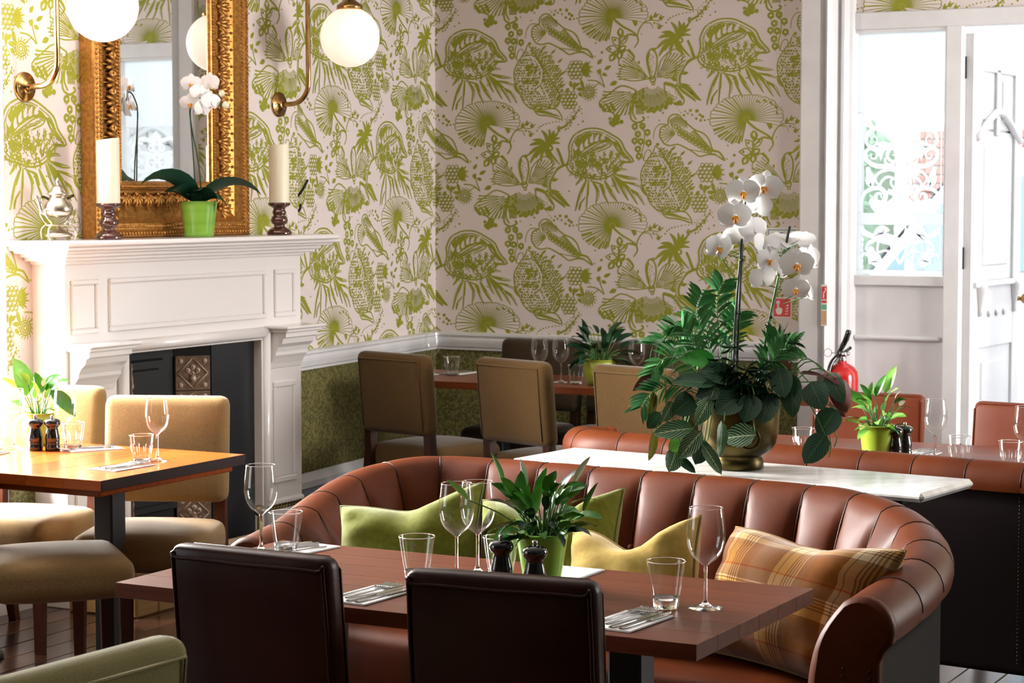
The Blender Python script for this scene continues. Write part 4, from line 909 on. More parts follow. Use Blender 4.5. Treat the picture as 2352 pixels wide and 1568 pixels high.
# ------------------------------------------------------------------ chairs (local: sitter looks along +y)
def chair(label, fab, legm, loc, rotz, kind='fabric', group=None, gap=True, top=.92, w=.46):
    t = thing('dining_chair', label, 'chair', loc, rotz, group)
    def tilt(p): return Vector((p.x, p.y - (p.z - .47) * .10, p.z))
    if kind == 'fabric':
        mb = MB(); mb.rbox(0, .03, .415, w, .46, .125, .045, 5, (0, 0, .022)); obj('seat', mb, fab, t)
        z0 = .535 if gap else .44
        mb = MB(); mb.rbox(0, -.20, (z0 + top) / 2, w, .085, top - z0, .036, 5, (0, .012, 0), 0, tilt); obj('backrest', mb, fab, t)
        mb = MB()
        yb = -.2425; P = [tilt(Vector((x, yb - .004, z))) for x, z in ((-w / 2 + .03, z0 + .03), (-w / 2 + .03, top - .032), (w / 2 - .03, top - .032), (w / 2 - .03, z0 + .03))]
        mb.tube(P, .0035, 5); obj('back_seam', mb, fab, t)
    else:
        mb = MB(); mb.rbox(0, .03, .415, w, .46, .11, .03, 5, (0, 0, .018)); obj('seat', mb, fab, t)
        z0 = .46
        mb = MB(); mb.rbox(0, -.20, (z0 + top) / 2, w, .062, top - z0, .024, 5, (0, .006, 0), 0, tilt); obj('backrest', mb, fab, t)
        mb = MB(); yb = -.2315
        P = cr([tilt(Vector(p)) for p in ((-w / 2 + .012, yb + .002, z0 + .01), (-w / 2 + .012, yb + .002, top - .05), (-w / 2 + .030, yb - .001, top - .028), (0, yb - .004, top - .028), (w / 2 - .030, yb - .001, top - .028), (w / 2 - .012, yb + .002, top - .05), (w / 2 - .012, yb + .002, z0 + .01))], 5)
        mb.tube(P, .0045, 6)
        P = [tilt(Vector(p)) for p in ((-w / 2 + .006, -.1735, z0 + .02), (-w / 2 + .006, -.1735, top - .03), (-w / 2 + .03, -.1735, top - .006), (w / 2 - .03, -.1735, top - .006), (w / 2 - .006, -.1735, top - .03), (w / 2 - .006, -.1735, z0 + .02))]
        mb.tube(P, .004, 6); obj('piping', mb, fab, t)
    for sx in (-1, 1):
        mb = MB(); x = sx * (w / 2 - .03); mb.prism([(x - .022, .20), (x + .022, .20), (x + .022, .245), (x - .022, .245)], 2, .20, .36)
        mb = MB()
        a = [(x - .022, .205), (x + .022, .205), (x + .022, .25), (x - .022, .25)]; c0 = (x, .228)
        mb.add([(c0[0] + (q[0] - c0[0]) * .7, c0[1] + (q[1] - c0[1]) * .7, 0) for q in a] + [(*q, .37) for q in a], [(3, 2, 1, 0), (4, 5, 6, 7), (0, 1, 5, 4), (1, 2, 6, 5), (2, 3, 7, 6), (3, 0, 4, 7)], 0, False); obj('leg', mb, legm, t)
        mb = MB(); rows = []
        for (y, z, s) in ((-.30, 0, .016), (-.225, .30, .022), (-.205, .45, .022), (-.215, z0 + .06, .02)): rows.append([(x - s, y - s, z), (x + s, y - s, z), (x + s, y + s, z), (x - s, y + s, z), (x - s, y - s, z)])
        mb.grid(rows, 0, False); mb.add(rows[0][:4], [(3, 2, 1, 0)], 0, False); obj('leg', mb, legm, t)
    return t
R = radians
chair('dark brown leather chair seen from behind, left of the two at the near table', LEATHB, WALNUT, (-2.575, 3.93, 0), R(-1), 'leather', None, False, .89, .415)
chair('dark brown leather chair seen from behind, in front of the pepper mills', LEATHB, WALNUT, (-1.93, 3.80, 0), R(6), 'leather', None, False, .915, .40)
chair('cream tan fabric chair facing us before the black fireplace opening', TAN, REDLEG, (-4.61, 5.97, 0), R(203), 'fabric')
chair('cream tan fabric chair behind the pepper mills, left edge of the room', TAN, REDLEG, (-5.26, 6.02, 0), R(192), 'fabric', None, True, .93)
chair('tan fabric chair with only its seat in view, pulled up beside the black table leg', TAN, WALNUT, (-4.565, 5.345, 0), R(-42), 'fabric')
chair('olive green fabric chair back in the bottom left corner of the view', OLIVE, WALNUT, (-2.375, 2.59, 0), R(86), 'fabric', None, True, .92)
chair('brown tan fabric chair nearest the chimney breast at the far table, back to us', TAND, WALNUT, (-5.02, 8.66, 0), R(-15), 'fabric')
chair('brown tan fabric chair in the middle of the far table, back to us', TAND, WALNUT, (-4.32, 8.56, 0), R(-20), 'fabric')
chair('brown tan fabric chair at the far table half hidden by the big planter', TAND, WALNUT, (-3.68, 8.45, 0), R(-17), 'fabric')
chair('dark brown fabric chair against the back wall, left of the two', DKBR, WALNUT, (-5.005, 9.56, 0), R(180), 'fabric', None, True, .905, .47)
chair('dark brown fabric chair against the back wall, behind the olive pot', DKBR, WALNUT, (-4.50, 9.56, 0), R(180), 'fabric', None, True, .905, .47)
chair('red brown leather chair below the fire extinguisher', LEATHR, WALNUT, (-2.70, 8.01, 0), R(184), 'leather', None, False, .85, .46)
chair('red brown leather chair in front of the open door', LEATHR, WALNUT, (-2.04, 7.84, 0), R(172), 'leather', None, False, .85, .46)

# ------------------------------------------------------------------ tables
def pedestal(t, x, y, zt, r=.038, mat=BLACKM, s=.19):
    mb = MB(); mb.box(x, y, zt / 2, 2 * r, 2 * r, zt - .03, .006); obj('column', mb, mat, t)
    mb = MB(); mb.lathe([(.001, 0), (s, 0), (s, .012), (s - .02, .022), (.06, .034), (.05, .05), (.001, .05)], 28, 0, (x, y, 0)); obj('foot_plate', mb, mat, t)
    mb = MB(); mb.box(x, y, zt - .022, .16, .16, .02, .003); obj('top_plate', mb, mat, t)
def table(label, x0, x1, y0, y1, z, nb, bm, em, along, cols, under=None, th=.034, pm=BLACKM):
    t = thing('dining_table', label, 'table', ((x0 + x1) / 2, (y0 + y1) / 2, 0)); cx, cy = (x0 + x1) / 2, (y0 + y1) / 2
    W, D = x1 - x0, y1 - y0
    for k in range(nb):
        mb = MB()
        if along == 0: b = D / nb; mb.box(0, 0, 0, W, b - .0002, th, .0008); o = obj('table_board', mb, bm, t, (0, -D / 2 + b * (k + .5), z - th / 2))
        else: b = W / nb; mb.box(0, 0, 0, b - .0002, D, th, .0008); o = obj('table_board', mb, bm, t, (-W / 2 + b * (k + .5), 0, z - th / 2))
    for (x, y) in cols: pedestal(t, x - cx, y - cy, z - th, .040, pm)
    if under: mb = MB(); mb.box(0, 0, z - th - .012, W - .06, D - .06, .024, .004); obj('under_frame', mb, under, t)
    return t
table('near cherry wood table laid for a meal, brown chairs in front', -3.08, -1.62, 3.847, 4.535, .75, 6, TABLEW, TEDGE, 0, ((-1.92, 4.19), (-2.72, 4.19)))
lt = table('glossy orange wood table laid for a meal by the bright window, left', -5.46, -4.235, 5.225, 6.01, .75, 8, TABLEO, TEDGE, 1, ((-4.583, 5.70), (-5.25, 5.62)), TABLEO)
mb = MB(); mb.box(1.225 / 2 + .0012, 0, .733, .003, .783, .035, .001); obj('dark_end_edge', mb, TEDGE, lt)
table('far dark wood table below the wallpapered wall, tan chairs in front', -5.52, -3.2, 8.88, 9.48, .75, 5, TABLEW, TEDGE, 0, ((-4.93, 9.18), (-3.7, 9.2)))
table('low dark table behind the second leather sofa, by the entrance', -3.0, -1.0, 7.15, 7.8, .71, 5, TABLEW, TEDGE, 0, ((-2.4, 7.45), (-1.4, 7.45)))
# marble console between the two sofa backs
mt = thing('marble_table', 'white veined marble table top behind the leather sofa, under the planter', 'table', (-2.56, 6.38, 0), R(-6.6))
mb = MB(); mb.box(0, 0, .745, 1.50, .40, .03, .012, 0, 0, False); obj('marble_top', mb, MARBLE, mt)
for x in (-.55, .55): pedestal(mt, x, 0, .73, .035, BLACKM, .17)

# ------------------------------------------------------------------ leather sofas
def sofa(label, path, np_, r, side, mat, arm=True, base=.10, deep=.15, seat=True, seat_front=None):
    """path: (x, y, ztop) along the middle of the rolled rail; side=+1 when the sitter's side is left of the path direction"""
    t = thing('tub_sofa', label, 'sofa')
    P = cr(path, 24); L = [0.]
    for a, b in zip(P, P[1:]): L.append(L[-1] + (Vector(b.xy) - Vector(a.xy)).length)
    def at(s):
        s = min(max(s, 0), L[-1]); i = 0
        lo, hi = 0, len(L) - 1
        while hi - lo > 1:
            m = (lo + hi) // 2
            if L[m] <= s: lo = m
            else: hi = m
        u = (s - L[lo]) / max(L[hi] - L[lo], 1e-9); p = P[lo].lerp(P[hi], u)
        a, b = P[max(lo - 2, 0)], P[min(hi + 2, len(P) - 1)]; d = Vector((b.x - a.x, b.y - a.y, 0)).normalized(); return p, Vector((-d.y, d.x, 0)) * side
    def prof(zt, c):  # c = 0 in a crease, 1 on the crown of a channel: list of (inward, z)
        rr = r * (.965 + .035 * c); zc = zt - r; out = []
        for k in range(10):
            a = radians(200 - k * 16.5); out.append((cos(a) * rr, zc + sin(a) * rr))
        x0, z0 = out[-1]; bul = .042 * c - .022
        for k in range(1, 12):
            u = k / 11; z = z0 + (.40 - z0) * u
            out.append((x0 + (deep - x0) * (1 - (1 - u) ** 2.6) + bul * min(1, u * 3.2) * (1 - .5 * u), z))
        return out
    for k in range(np_):
        rows = []; s0, s1 = L[-1] * k / np_, L[-1] * (k + 1) / np_
        for j in range(11):
            u = j / 10; c = (max(0, sin(pi * u))) ** .45; p, n = at(s0 + (s1 - s0) * u); rows.append([tuple(p.xy.to_3d() + n * a + Vector((0, 0, z))) for a, z in prof(p.z, c)])
        mb = MB(); mb.grid(rows if side < 0 else rows[::-1]); obj('leather_channel', mb, mat, t)
    for k in range(0 if arm else 1, np_ + (1 if arm else 0)):
        p, n = at(L[-1] * k / np_); q = prof(p.z, .30)[1:17]; mb = MB(); mb.tube([p.xy.to_3d() + n * a + Vector((0, 0, z)) for a, z in q], .0018, 5); obj('channel_seam', mb, SEAM, t)
        if 0 < k < np_:
            pr = prof(p.z, 0)[15]; mb = MB(); c = p.xy.to_3d() + n * (pr[0] + .006) + Vector((0, 0, pr[1])); mb.ball(c, .013, 8); obj('tuft_button', mb, mat, t)
    rows = []
    for k in range(61):
        p, n = at(L[-1] * k / 60); zc = p.z - r; b = p.xy.to_3d()
        rows.append([tuple(b + n * a + Vector((0, 0, z))) for a, z in ((-r * .84, zc - r * .30), (-r * .62, zc - r * .62), (-r * .55, zc - r * 1.0), (-r * .55, base + .02), (-r * .5, base), (deep - .03, base), (deep - .02, .40))])
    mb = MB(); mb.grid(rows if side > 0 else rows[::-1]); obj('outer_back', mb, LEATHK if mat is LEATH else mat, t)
    for e in (0, 1):                                                # the scrolled arm fronts
        p, n = at(L[-1] * e); d = at(L[-1] * (.01 if e == 0 else .99))[0]; f = (p - d); f.z = 0; f.normalize(); zc = p.z - r
        pr = prof(p.z, .8); poly = pr[:19] + [(deep * .95, base), (-r * .55, base), (-r * .55, zc - r), (-r * .7, zc - r * .6)]
        cx, cz = 0, zc; rows = []
        for (sc_, off) in ((1.0, -.004), (1.03, .012), (1.0, .026), (.86, .034)): rows.append([tuple(p.xy.to_3d() + n * (cx + (a - cx) * sc_) + f * off + Vector((0, 0, base + (z - base) * (1 if z < .5 else 1) if sc_ == 1 else cz + (z - cz) * sc_ if z > cz - r else z))) for a, z in poly + poly[:1]])
        mb = MB(); mb.grid(rows if (side > 0) == (e == 0) else rows[::-1]); q = [Vector(v) for v in rows[-1][:-1]]; c = sum(q, Vector()) / len(q)
        m = len(q); mb.add([tuple(p.xy.to_3d() + f * .037 + Vector((0, 0, zc)))] + [tuple(v) for v in q], [(0, 1 + i, 1 + (i + 1) % m) for i in range(m)], 0, True); obj('arm_front', mb, mat, t)
        mb = MB()
        for i in range(24): z = base + .02 + i * (zc - r - base - .02) / 24; mb.ball(p.xy.to_3d() + n * (-r * .30) + f * .036 + Vector((0, 0, z)), .0045, 6); mb.ball(p.xy.to_3d() + n * (r * .55) + f * .036 + Vector((0, 0, z)), .0045, 6)
        o = obj('nail_heads', mb, BRASSD, t); o['kind'] = 'stuff'
    if seat:
        ins = []
        for k in range(41):
            p, n = at(L[-1] * k / 40); ins.append(p.xy.to_3d() + n * (deep + .005))
        cx = sum((q.x for q in ins)) / 41; cy = sum((q.y for q in ins)) / 41; rows = []
        for (sc_, z) in ((.97, base), (1, base + .02), (1, .385), (.985, .418), (.95, .435), (.85, .447), (.5, .455), (.02, .457)): rows.append([(cx + (q.x - cx) * sc_, cy + (q.y - cy) * sc_, z) for q in ins + ins[:1]])
        mb = MB(); mb.grid(rows if side < 0 else rows[::-1]); obj('seat_cushion', mb, mat, t)
    for s_ in (.04, .33, .67, .96):
        p, n = at(L[-1] * s_); mb = MB(); mb.lathe([(.014, 0), (.022, base)], 10, 0, tuple(p.xy.to_3d() + n * .04)); obj('foot', mb, WALNUT, t)
    return t, at, L[-1]
S1 = [(-3.40, 4.86, .69), (-3.44, 5.10, .71), (-3.525, 5.42, .745), (-3.545, 5.68, .78), (-3.46, 5.885, .80), (-3.26, 5.965, .80), (-2.75, 5.935, .80), (-2.25, 5.875, .80), (-1.97, 5.80, .80), (-1.76, 5.63, .785), (-1.61, 5.36, .757), (-1.565, 5.08, .728), (-1.57, 4.76, .70)]
sofa('chestnut leather tub sofa with channelled back and rolled arms behind the near table', S1, 20, .078, -1, LEATH, True, .10, .13)
S2 = [(-3.36, 7.12, .785), (-3.44, 7.05, .79), (-3.33, 6.96, .79), (-3.10, 6.925, .79), (-2.6, 6.865, .79), (-2.1, 6.80, .79), (-1.6, 6.735, .79), (-1.2, 6.70, .79), (-.95, 6.76, .79), (-.88, 6.95, .785)]
s2, at2, L2 = sofa('second leather sofa seen from its back beyond the marble table', S2, 15, .07, 1, LEATH, seat=False)
for xx in (-1.70,):
    mb = MB()
    for i in range(44): mb.ball((xx, 6.70 - .0, .14 + i * .0125), .004, 6)
    o = obj('nail_heads', mb, BRASSD, s2); o['kind'] = 'stuff'

# ------------------------------------------------------------------ cushions
def cushion(name, label, mat, pip, loc, rz, lean, w=.46, h=.44, th=.085, chop=.10, roll=0., seed=0, group=None, droop=(0, 0)):
    t = thing(name, label, 'cushion', loc, 0, group); t.rotation_euler = (0, 0, 0)
    rd = random.Random(seed); ph = [rd.uniform(0, 6) for _ in range(6)]
    Mx = Matrix.Rotation(rz, 4, 'Z') @ Matrix.Rotation(-lean, 4, 'X') @ Matrix.Rotation(roll, 4, 'Y')
    N = 22
    def pt(x, y, sgn):
        X = w / 2 * x * (1 - .09 * (1 - y * y)); Z = h / 2 * y * (1 - .08 * (1 - x * x))
        k = max(0, y) ** 2 * exp(-((x - .05) / .5) ** 2); Z -= chop * k * 1.25
        Z += droop[0] * max(0, -x) * max(0, y) + droop[1] * max(0, x) * max(0, y)
        d = max(0, (1 - x ** 4) * (1 - y ** 4)) ** .55 * th * (1 + .25 * (1 - k) - .3 * k)
        wr = .006 * sin(7 * x + 5 * y + ph[0]) * sin(4 * y - 3 * x + ph[1]) + .005 * sin(13 * x * y + ph[2]) + .006 * exp(-((abs(x) - .78) / .2) ** 2) * sin(16 * y + ph[3])
        return Mx @ Vector((X, sgn * (d + wr * (1 - x ** 6) * (1 - y ** 6)), Z + h / 2 * .93))
    mb = MB()
    for sgn in (-1, 1):
        rows = []; uv = []
        for i in range(N + 1):
            y = sin(pi / 2 * (2 * i / N - 1)); rows.append([tuple(pt(sin(pi / 2 * (2 * j / N - 1)), y, sgn)) for j in range(N + 1)]); uv += [(sin(pi / 2 * (2 * j / N - 1)), y) for j in range(N + 1)]
        mb.grid(rows if sgn < 0 else rows[::-1], 0, True, uv if sgn < 0 else [q for i in range(N, -1, -1) for q in uv[i * (N + 1):(i + 1) * (N + 1)]])
    obj('cushion_cover', mb, mat, t)
    edge = [(-1 + 2 * i / 24, -1) for i in range(24)] + [(1, -1 + 2 * i / 24) for i in range(24)] + [(1 - 2 * i / 24, 1) for i in range(24)] + [(-1, 1 - 2 * i / 24) for i in range(24)]
    mb = MB(); mb.tube([pt(x, y, 1) for x, y in edge], .0045, 6, 0, False, True); obj('piping', mb, pip, t)
    return t
cushion('cushion', 'olive green velvet cushion at the left end of the sofa', VELG, PIPG, (-3.035, 5.08, .455), R(8), R(24), .44, .36, .085, .02, R(-6), 1, droop=(-.01, .04))
cushion('cushion', 'light green velvet cushion behind the near potted plant', VELG, PIPG, (-2.665, 5.22, .455), R(-4), R(24), .46, .385, .085, .06, R(-9), 2)
cushion('cushion', 'mustard yellow velvet cushion with a dented top edge', VELY, PIPY, (-2.31, 5.04, .455), R(-8), R(22), .40, .35, .085, .06, R(-11), 3)
cushion('cushion', 'tartan wool cushion with brown and yellow checks at the right sofa arm', PLAID, PIPP, (-1.885, 4.97, .455), R(-16), R(26), .53, .385, .10, .03, R(5), 4, droop=(-.045, 0))
# ------------------------------------------------------------------ glasses, mills, napkins, cutlery
def build_wine():
    a = MB(); P = [(.0045, .090), (.012, .0965), (.026, .108), (.036, .124), (.0408, .146), (.0408, .166), (.0385, .190), (.0355, .213)]; Q = [(p.x, p.y) for p in cr([(r, z, 0) for r, z in P], 4)]
    a.lathe(Q, 36, 0, (0, 0, 0), False, False); a.tube([(.0355 * cos(2 * pi * k / 36), .0355 * sin(2 * pi * k / 36), .213) for k in range(36)], .0007, 6, 1, False, True)
    b = MB(); P = [(.0005, .0), (.036, .0), (.0365, .0012), (.034, .0025), (.016, .0048), (.0075, .009), (.0045, .018), (.0037, .045), (.0038, .072), (.0046, .088), (.003, .0915), (.0005, .092)]
    b.lathe(P, 28, 0, (0, 0, 0), False, False); return a.mesh('bowl', [GLASS, SGLASS]), b.mesh('stem', SGLASS)
WINE = build_wine()
def wine(x, y, z, label, s=1.):
    t = thing('wine_glass', label, 'wine glass', (x, y, z + .0006), random.uniform(0, 6), 'empty wine glasses on the tables'); t.scale = (s, s, s)
    obj('bowl', None, None, t, me=WINE[0]); obj('stem', None, None, t, me=WINE[1])
def build_tumbler(facet):
    a = MB(); b = MB()
    if not facet:
        a.lathe([(.0295, .022), (.034, .045), (.0385, .075), (.0425, .103)], 36, 0, (0, 0, 0), False, False); a.tube([(.0425 * cos(2 * pi * k / 36), .0425 * sin(2 * pi * k / 36), .103) for k in range(36)], .0011, 6, 1, False, True)
        b.lathe([(.0005, .0), (.0255, .0), (.0275, .002), (.0297, .024), (.0285, .0245), (.020, .018), (.0005, .0165)], 32, 0, (0, 0, 0), False, False)
    else:
        n = 10; rows = []
        for (r0, r1, z) in ((.0290, .0290, .010), (.0335, .0315, .035), (.0375, .0355, .058)): rows.append([((r0 if k % 2 == 0 else r1) * cos(pi * k / n), (r0 if k % 2 == 0 else r1) * sin(pi * k / n), z) for k in range(2 * n + 1)])
        a.grid(rows, 0, False); a.lathe([(.0375, .058), (.039, .066), (.0405, .080), (.042, .092)], 2 * n, 0, (0, 0, 0), False, False)
        a.tube([(.042 * cos(2 * pi * k / 32), .042 * sin(2 * pi * k / 32), .092) for k in range(32)], .0012, 6, 1, False, True)
        for k in range(n): an = 2 * pi * k / n; a.tube([(.0296 * cos(an), .0296 * sin(an), .010), (.0378 * cos(an), .0378 * sin(an), .058)], .0005, 4, 1)
        b.lathe([(.0005, .0), (.026, .0), (.029, .003), (.0295, .014), (.022, .0125), (.0005, .011)], 20, 0, (0, 0, 0), False, False)
    return a.mesh('wall', [GLASS, SGLASS]), b.mesh('base', SGLASS)
TUM = build_tumbler(False); TUF = build_tumbler(True)
def tumbler(x, y, z, label, facet=False):
    t = thing('water_tumbler', label, 'tumbler', (x, y, z + .0006), random.uniform(0, 6), 'faceted tumblers' if facet else 'smooth tumblers on the near table'); m = TUF if facet else TUM
    obj('wall', None, None, t, me=m[0]); obj('base', None, None, t, me=m[1])
def build_mill():
    a = MB(); P = [(.001, 0), (.0245, 0), (.026, .003), (.026, .020), (.0245, .0225), (.0245, .026), (.026, .0285), (.0245, .031), (.0245, .034), (.026, .037), (.0255, .050), (.022, .066), (.0195, .076), (.0195, .079)]
    a.lathe(P, 32); b = MB(); b.lathe([(.0192, .0795), (.0192, .083), (.024, .087), (.0285, .094), (.029, .101), (.026, .108), (.018, .113), (.008, .115), (.001, .1155)], 32)
    c = MB(); c.lathe([(.0055, .115), (.006, .117), (.006, .124), (.0045, .126), (.001, .1265)], 16); return a.mesh('body', MILL), b.mesh('head', MILL), c.mesh('knob', STEEL)
MILLM = build_mill()
def mill(x, y, z, label):
    t = thing('pepper_mill', label, 'pepper mill', (x, y, z), random.uniform(0, 6), 'black pepper and salt mills')
    for n, m in zip(('body', 'head', 'knob'), MILLM): obj(n, None, None, t, me=m)
def build_cutlery():
    f = MB(); pr = [(.0, .0045, .0015), (.012, .0062, .002), (.06, .0042, .0022), (.10, .0028, .003), (.122, .0034, .005), (.132, .010, .004), (.142, .0125, .003)]
    rows = [[(-w, y, z - .0008), (0, y, z + .0012), (w, y, z - .0008), (0, y, z - .0018), (-w, y, z - .0008)] for y, w, z in pr]; f.grid(rows)
    for k in range(4): x = -.0102 + k * .0068; f.tube([(x, .140, .0032), (x, .160, .0022), (x, .178, .004), (x * .96, .190, .007)], [.0019, .0017, .0015, .0008], 6)
    k_ = MB(); pr = [(.0, .0062, .003), (.01, .0075, .0035), (.07, .0062, .0035), (.095, .0045, .0032)]; rows = [[(-w, y, 0), (-w * .7, y, z), (w * .7, y, z), (w, y, 0), (-w, y, 0)] for y, w, z in pr]; k_.grid(rows); k_.add(rows[0][:4], [(3, 2, 1, 0)])
    k_.prism([(.0036, -.0045), (.0036, .004), (.0012, .004), (.0012, -.0045)], 1, .095, .096)
    bl = [(-.0045, .094), (.0045, .094), (.0095, .104), (.0100, .17), (.006, .195), (-.0035, .212), (-.0062, .20), (-.0055, .12)]
    k_.add([(x, y, .0016) for x, y in bl] + [(x, y, .0028) for x, y in bl], [tuple(range(8))[::-1], tuple(range(8, 16))] + [(i, (i + 1) % 8, 8 + (i + 1) % 8, 8 + i) for i in range(8)], 0, False)
    n = MB()
    for q in range(4): n.box(.002 * (q % 2) - .001, .001 * (q % 2), .0008 + q * .0009, .118 - q * .001, .195 - q * .0015, .0008, .0003)
    for e in range(6): n.box(-.05 + .02 * e, .0965, .0022, .0185, .0035, .0034, .0012)
    return f.mesh('fork', STEEL), k_.mesh('knife', STEEL), n.mesh('napkin', NAPK)
FORK, KNIFE, NAP = build_cutlery()
def setting(x, y, z, rz, where, full=True):
    Mz = Matrix.Translation((x, y, z)) @ Matrix.Rotation(rz, 4, 'Z')
    def put(me, name, cat, lab, p, a, h):
        o = bpy.data.objects.new(name, me); C.objects.link(o); q = Mz @ Vector((*p, h)); o.location = q; o.rotation_euler = (0, 0, rz + a); tag(o, lab, cat, cat + ' of the table settings')
    put(NAP, 'napkin', 'napkin', f'folded white napkin {where}', (0, 0), 0, .0004)
    if not full: return
    for nm, me, cat, xx, a, o_ in (('fork', FORK, 'fork', -.042, -.10, 'outer'), ('fork', FORK, 'fork', -.016, -.10, 'inner'), ('knife', KNIFE, 'knife', .010, -.07, 'inner'), ('knife', KNIFE, 'knife', .034, -.05, 'outer')):
        put(me, nm, cat, f'{o_} steel {nm} {where}', (xx, -.090 if nm == 'knife' else -.062), a, .0050)
setting(-1.835, 3.985, .75, R(-4), 'at the right end of the near table, beside the tumbler')
setting(-2.47, 3.975, .75, R(-4), 'between the two leather chair backs on the near table')
setting(-2.955, 4.42, .75, R(172), 'at the far left edge of the near table')
setting(-2.20, 4.42, .75, R(180), 'right of the green pot on the near table', False)
setting(-4.385, 5.52, .75, R(-3), 'near the dark end of the orange table')
setting(-4.80, 5.88, .75, R(150), 'right behind the mills on the orange table')
setting(-5.03, 5.56, .75, R(10), 'by the left picture edge on the orange table')
setting(-5.24, 9.34, .75, R(176), 'behind the leftmost tan chair on the far table')
setting(-4.79, 9.01, .75, R(2), 'left of the middle tan chair on the far table')
setting(-4.235, 9.02, .75, R(2), 'in front of the olive pot on the far table')
setting(-2.25, 7.40, .71, R(0), 'beside the mills on the entrance table')
wine(-1.750, 4.205, .75, 'empty wine glass alone at the right end of the near table', 1.03)
wine(-2.422, 4.295, .75, 'front wine glass of the overlapping pair on the near table', 1.03)
wine(-2.393, 4.345, .75, 'rear wine glass of the overlapping pair on the near table', 1.03)
wine(-3.025, 4.36, .75, 'empty wine glass at the far left end of the near table', 1.03)
tumbler(-1.826, 4.165, .75, 'clear tumbler beside the lone wine glass, right end of the near table')
tumbler(-2.475, 4.20, .75, 'clear tumbler left of the wine glass pair on the near table')
tumbler(-2.96, 4.375, .75, 'clear tumbler beside the leftmost wine glass of the near table')
tumbler(-2.298, 4.285, .75, 'clear tumbler half hidden behind the left black mill on the near table')
mill(-2.246, 4.19, .75, 'left black pepper mill in front of the near green pot'); mill(-2.142, 4.155, .75, 'right black pepper mill in front of the near green pot')
wine(-4.390, 5.718, .75, 'wine glass near the dark end of the orange table', .99)
wine(-4.905, 5.86, .75, 'wine glass behind the two black mills on the orange table', .99); wine(-5.07, 5.775, .75, 'wine glass left of the plant on the orange table', .99)
tumbler(-4.418, 5.668, .75, 'faceted tumbler beside the wine glass on the orange table', True); tumbler(-4.872, 5.86, .75, 'faceted tumbler right of the mills on the orange table', True); tumbler(-5.115, 5.72, .75, 'faceted tumbler cut by the left picture edge', True)
mill(-4.956, 5.758, .75, 'left one of the two black mills on the orange table'); mill(-4.899, 5.782, .75, 'right one of the two black mills on the orange table')
wine(-5.325, 9.20, .75, 'wine glass behind the leftmost tan chair at the far table', 1.02); wine(-4.63, 9.03, .75, 'left wine glass of two beside the olive pot on the far table', 1.02)
wine(-4.546, 9.091, .75, 'right wine glass of two beside the olive pot on the far table', 1.02); wine(-4.16, 9.13, .75, 'wine glass behind the rightmost tan chair at the far table', 1.02)
tumbler(-5.225, 9.22, .75, 'faceted tumbler at the left end of the far table', True); tumbler(-4.437, 9.04, .75, 'faceted tumbler left of the olive pot on the far table', True)
mill(-4.02, 9.12, .75, 'black mill behind the rightmost tan chair at the far table')
wine(-2.150, 7.27, .71, 'wine glass right of the mills on the entrance table', 1.02); wine(-1.805, 7.17, .71, 'wine glass cut by the right picture edge', 1.02)
wine(-2.55, 7.24, .71, 'wine glass behind the hanging dark leaves on the entrance table', 1.02)
tumbler(-2.640, 7.26, .71, 'faceted tumbler right of the brass planter', True); tumbler(-2.062, 7.262, .71, 'faceted tumbler beside the right wine glass on the entrance table', True); tumbler(-1.862, 7.20, .71, 'faceted tumbler in front of the rightmost leather chair', True)
mill(-2.290, 7.248, .71, 'front black mill beside the lime pot'); mill(-2.278, 7.325, .71, 'rear black mill beside the lime pot')

# ------------------------------------------------------------------ plants
VIEW = R(27.9)
def blade(base, az, el, L, W, droop, nseg=7, fold=.22, shape=1.0, wave=0., roll=0.):
    """leaf blade from base, heading az, rising at el, bending down by droop; UV = (across, along)"""
    p = Vector(base); vs = []; uv = []; st = L / nseg; e = el
    for i in range(nseg + 1):
        t = i / nseg; d = Vector((cos(az) * cos(e), sin(az) * cos(e), sin(e))); side = Vector((-sin(az), cos(az), 0)); up = side.cross(d) * -1
        s2_ = side * cos(roll) + up * sin(roll); u2 = up * cos(roll) - side * sin(roll)
        w = W / 2 * max(.02, sin(pi * min(1, t ** shape * .97 + .02)) ** .8) * (1 if i < nseg else .05)
        wv = wave * sin(t * 14)
        vs += [p - s2_ * w + u2 * (w * fold + wv), tuple(p), p + s2_ * w + u2 * (w * fold - wv)]; uv += [(-1, t), (0, t), (1, t)]
        p = p + d * st; e -= droop / nseg
    fs = []
    for i in range(nseg): a = i * 3; fs += [(a, a + 1, a + 4, a + 3), (a + 1, a + 2, a + 5, a + 4)]
    return [tuple(v) for v in vs], fs, uv
def facing(c, L, W, ang, tiltx, tiltz, curl=.15, nseg=7, shape=.85):
    """broad leaf whose flat side looks forward (-y): centre c, long axis at ang in the x-z plane, then tipped back and turned"""
    Mx = Matrix.Rotation(tiltz, 3, 'Z') @ Matrix.Rotation(tiltx, 3, 'X'); vs = []; uv = []; c = Vector(c); ax = Vector((cos(ang), 0, sin(ang))); sd = Vector((-sin(ang), 0, cos(ang)))
    for i in range(nseg + 1):
        t = i / nseg; w = W / 2 * max(.03, sin(pi * min(1, t ** shape * .96 + .03)) ** .62) * (1 if 0 < i < nseg else .15)
        for k in (-1, -.55, 0, .55, 1): vs.append(c + Mx @ (ax * (t - .5) * L + sd * w * k + Vector((0, -.22 * w * k * k + curl * L * (t - .5) ** 2 * 2 - .08 * w * (abs(k) > .3 and i % 2), 0)))); uv.append((k, t))
    fs = [(i * 5 + j, i * 5 + j + 1, i * 5 + j + 6, i * 5 + j + 5) for i in range(nseg) for j in range(4)]
    return [tuple(v) for v in vs], fs, uv
def leafpart(t, geo, mat, name='leaf'):
    mb = MB(); mb.uv = []; mb.add(*geo[:2], 0, True, geo[2]); return obj(name, mb, mat, t)
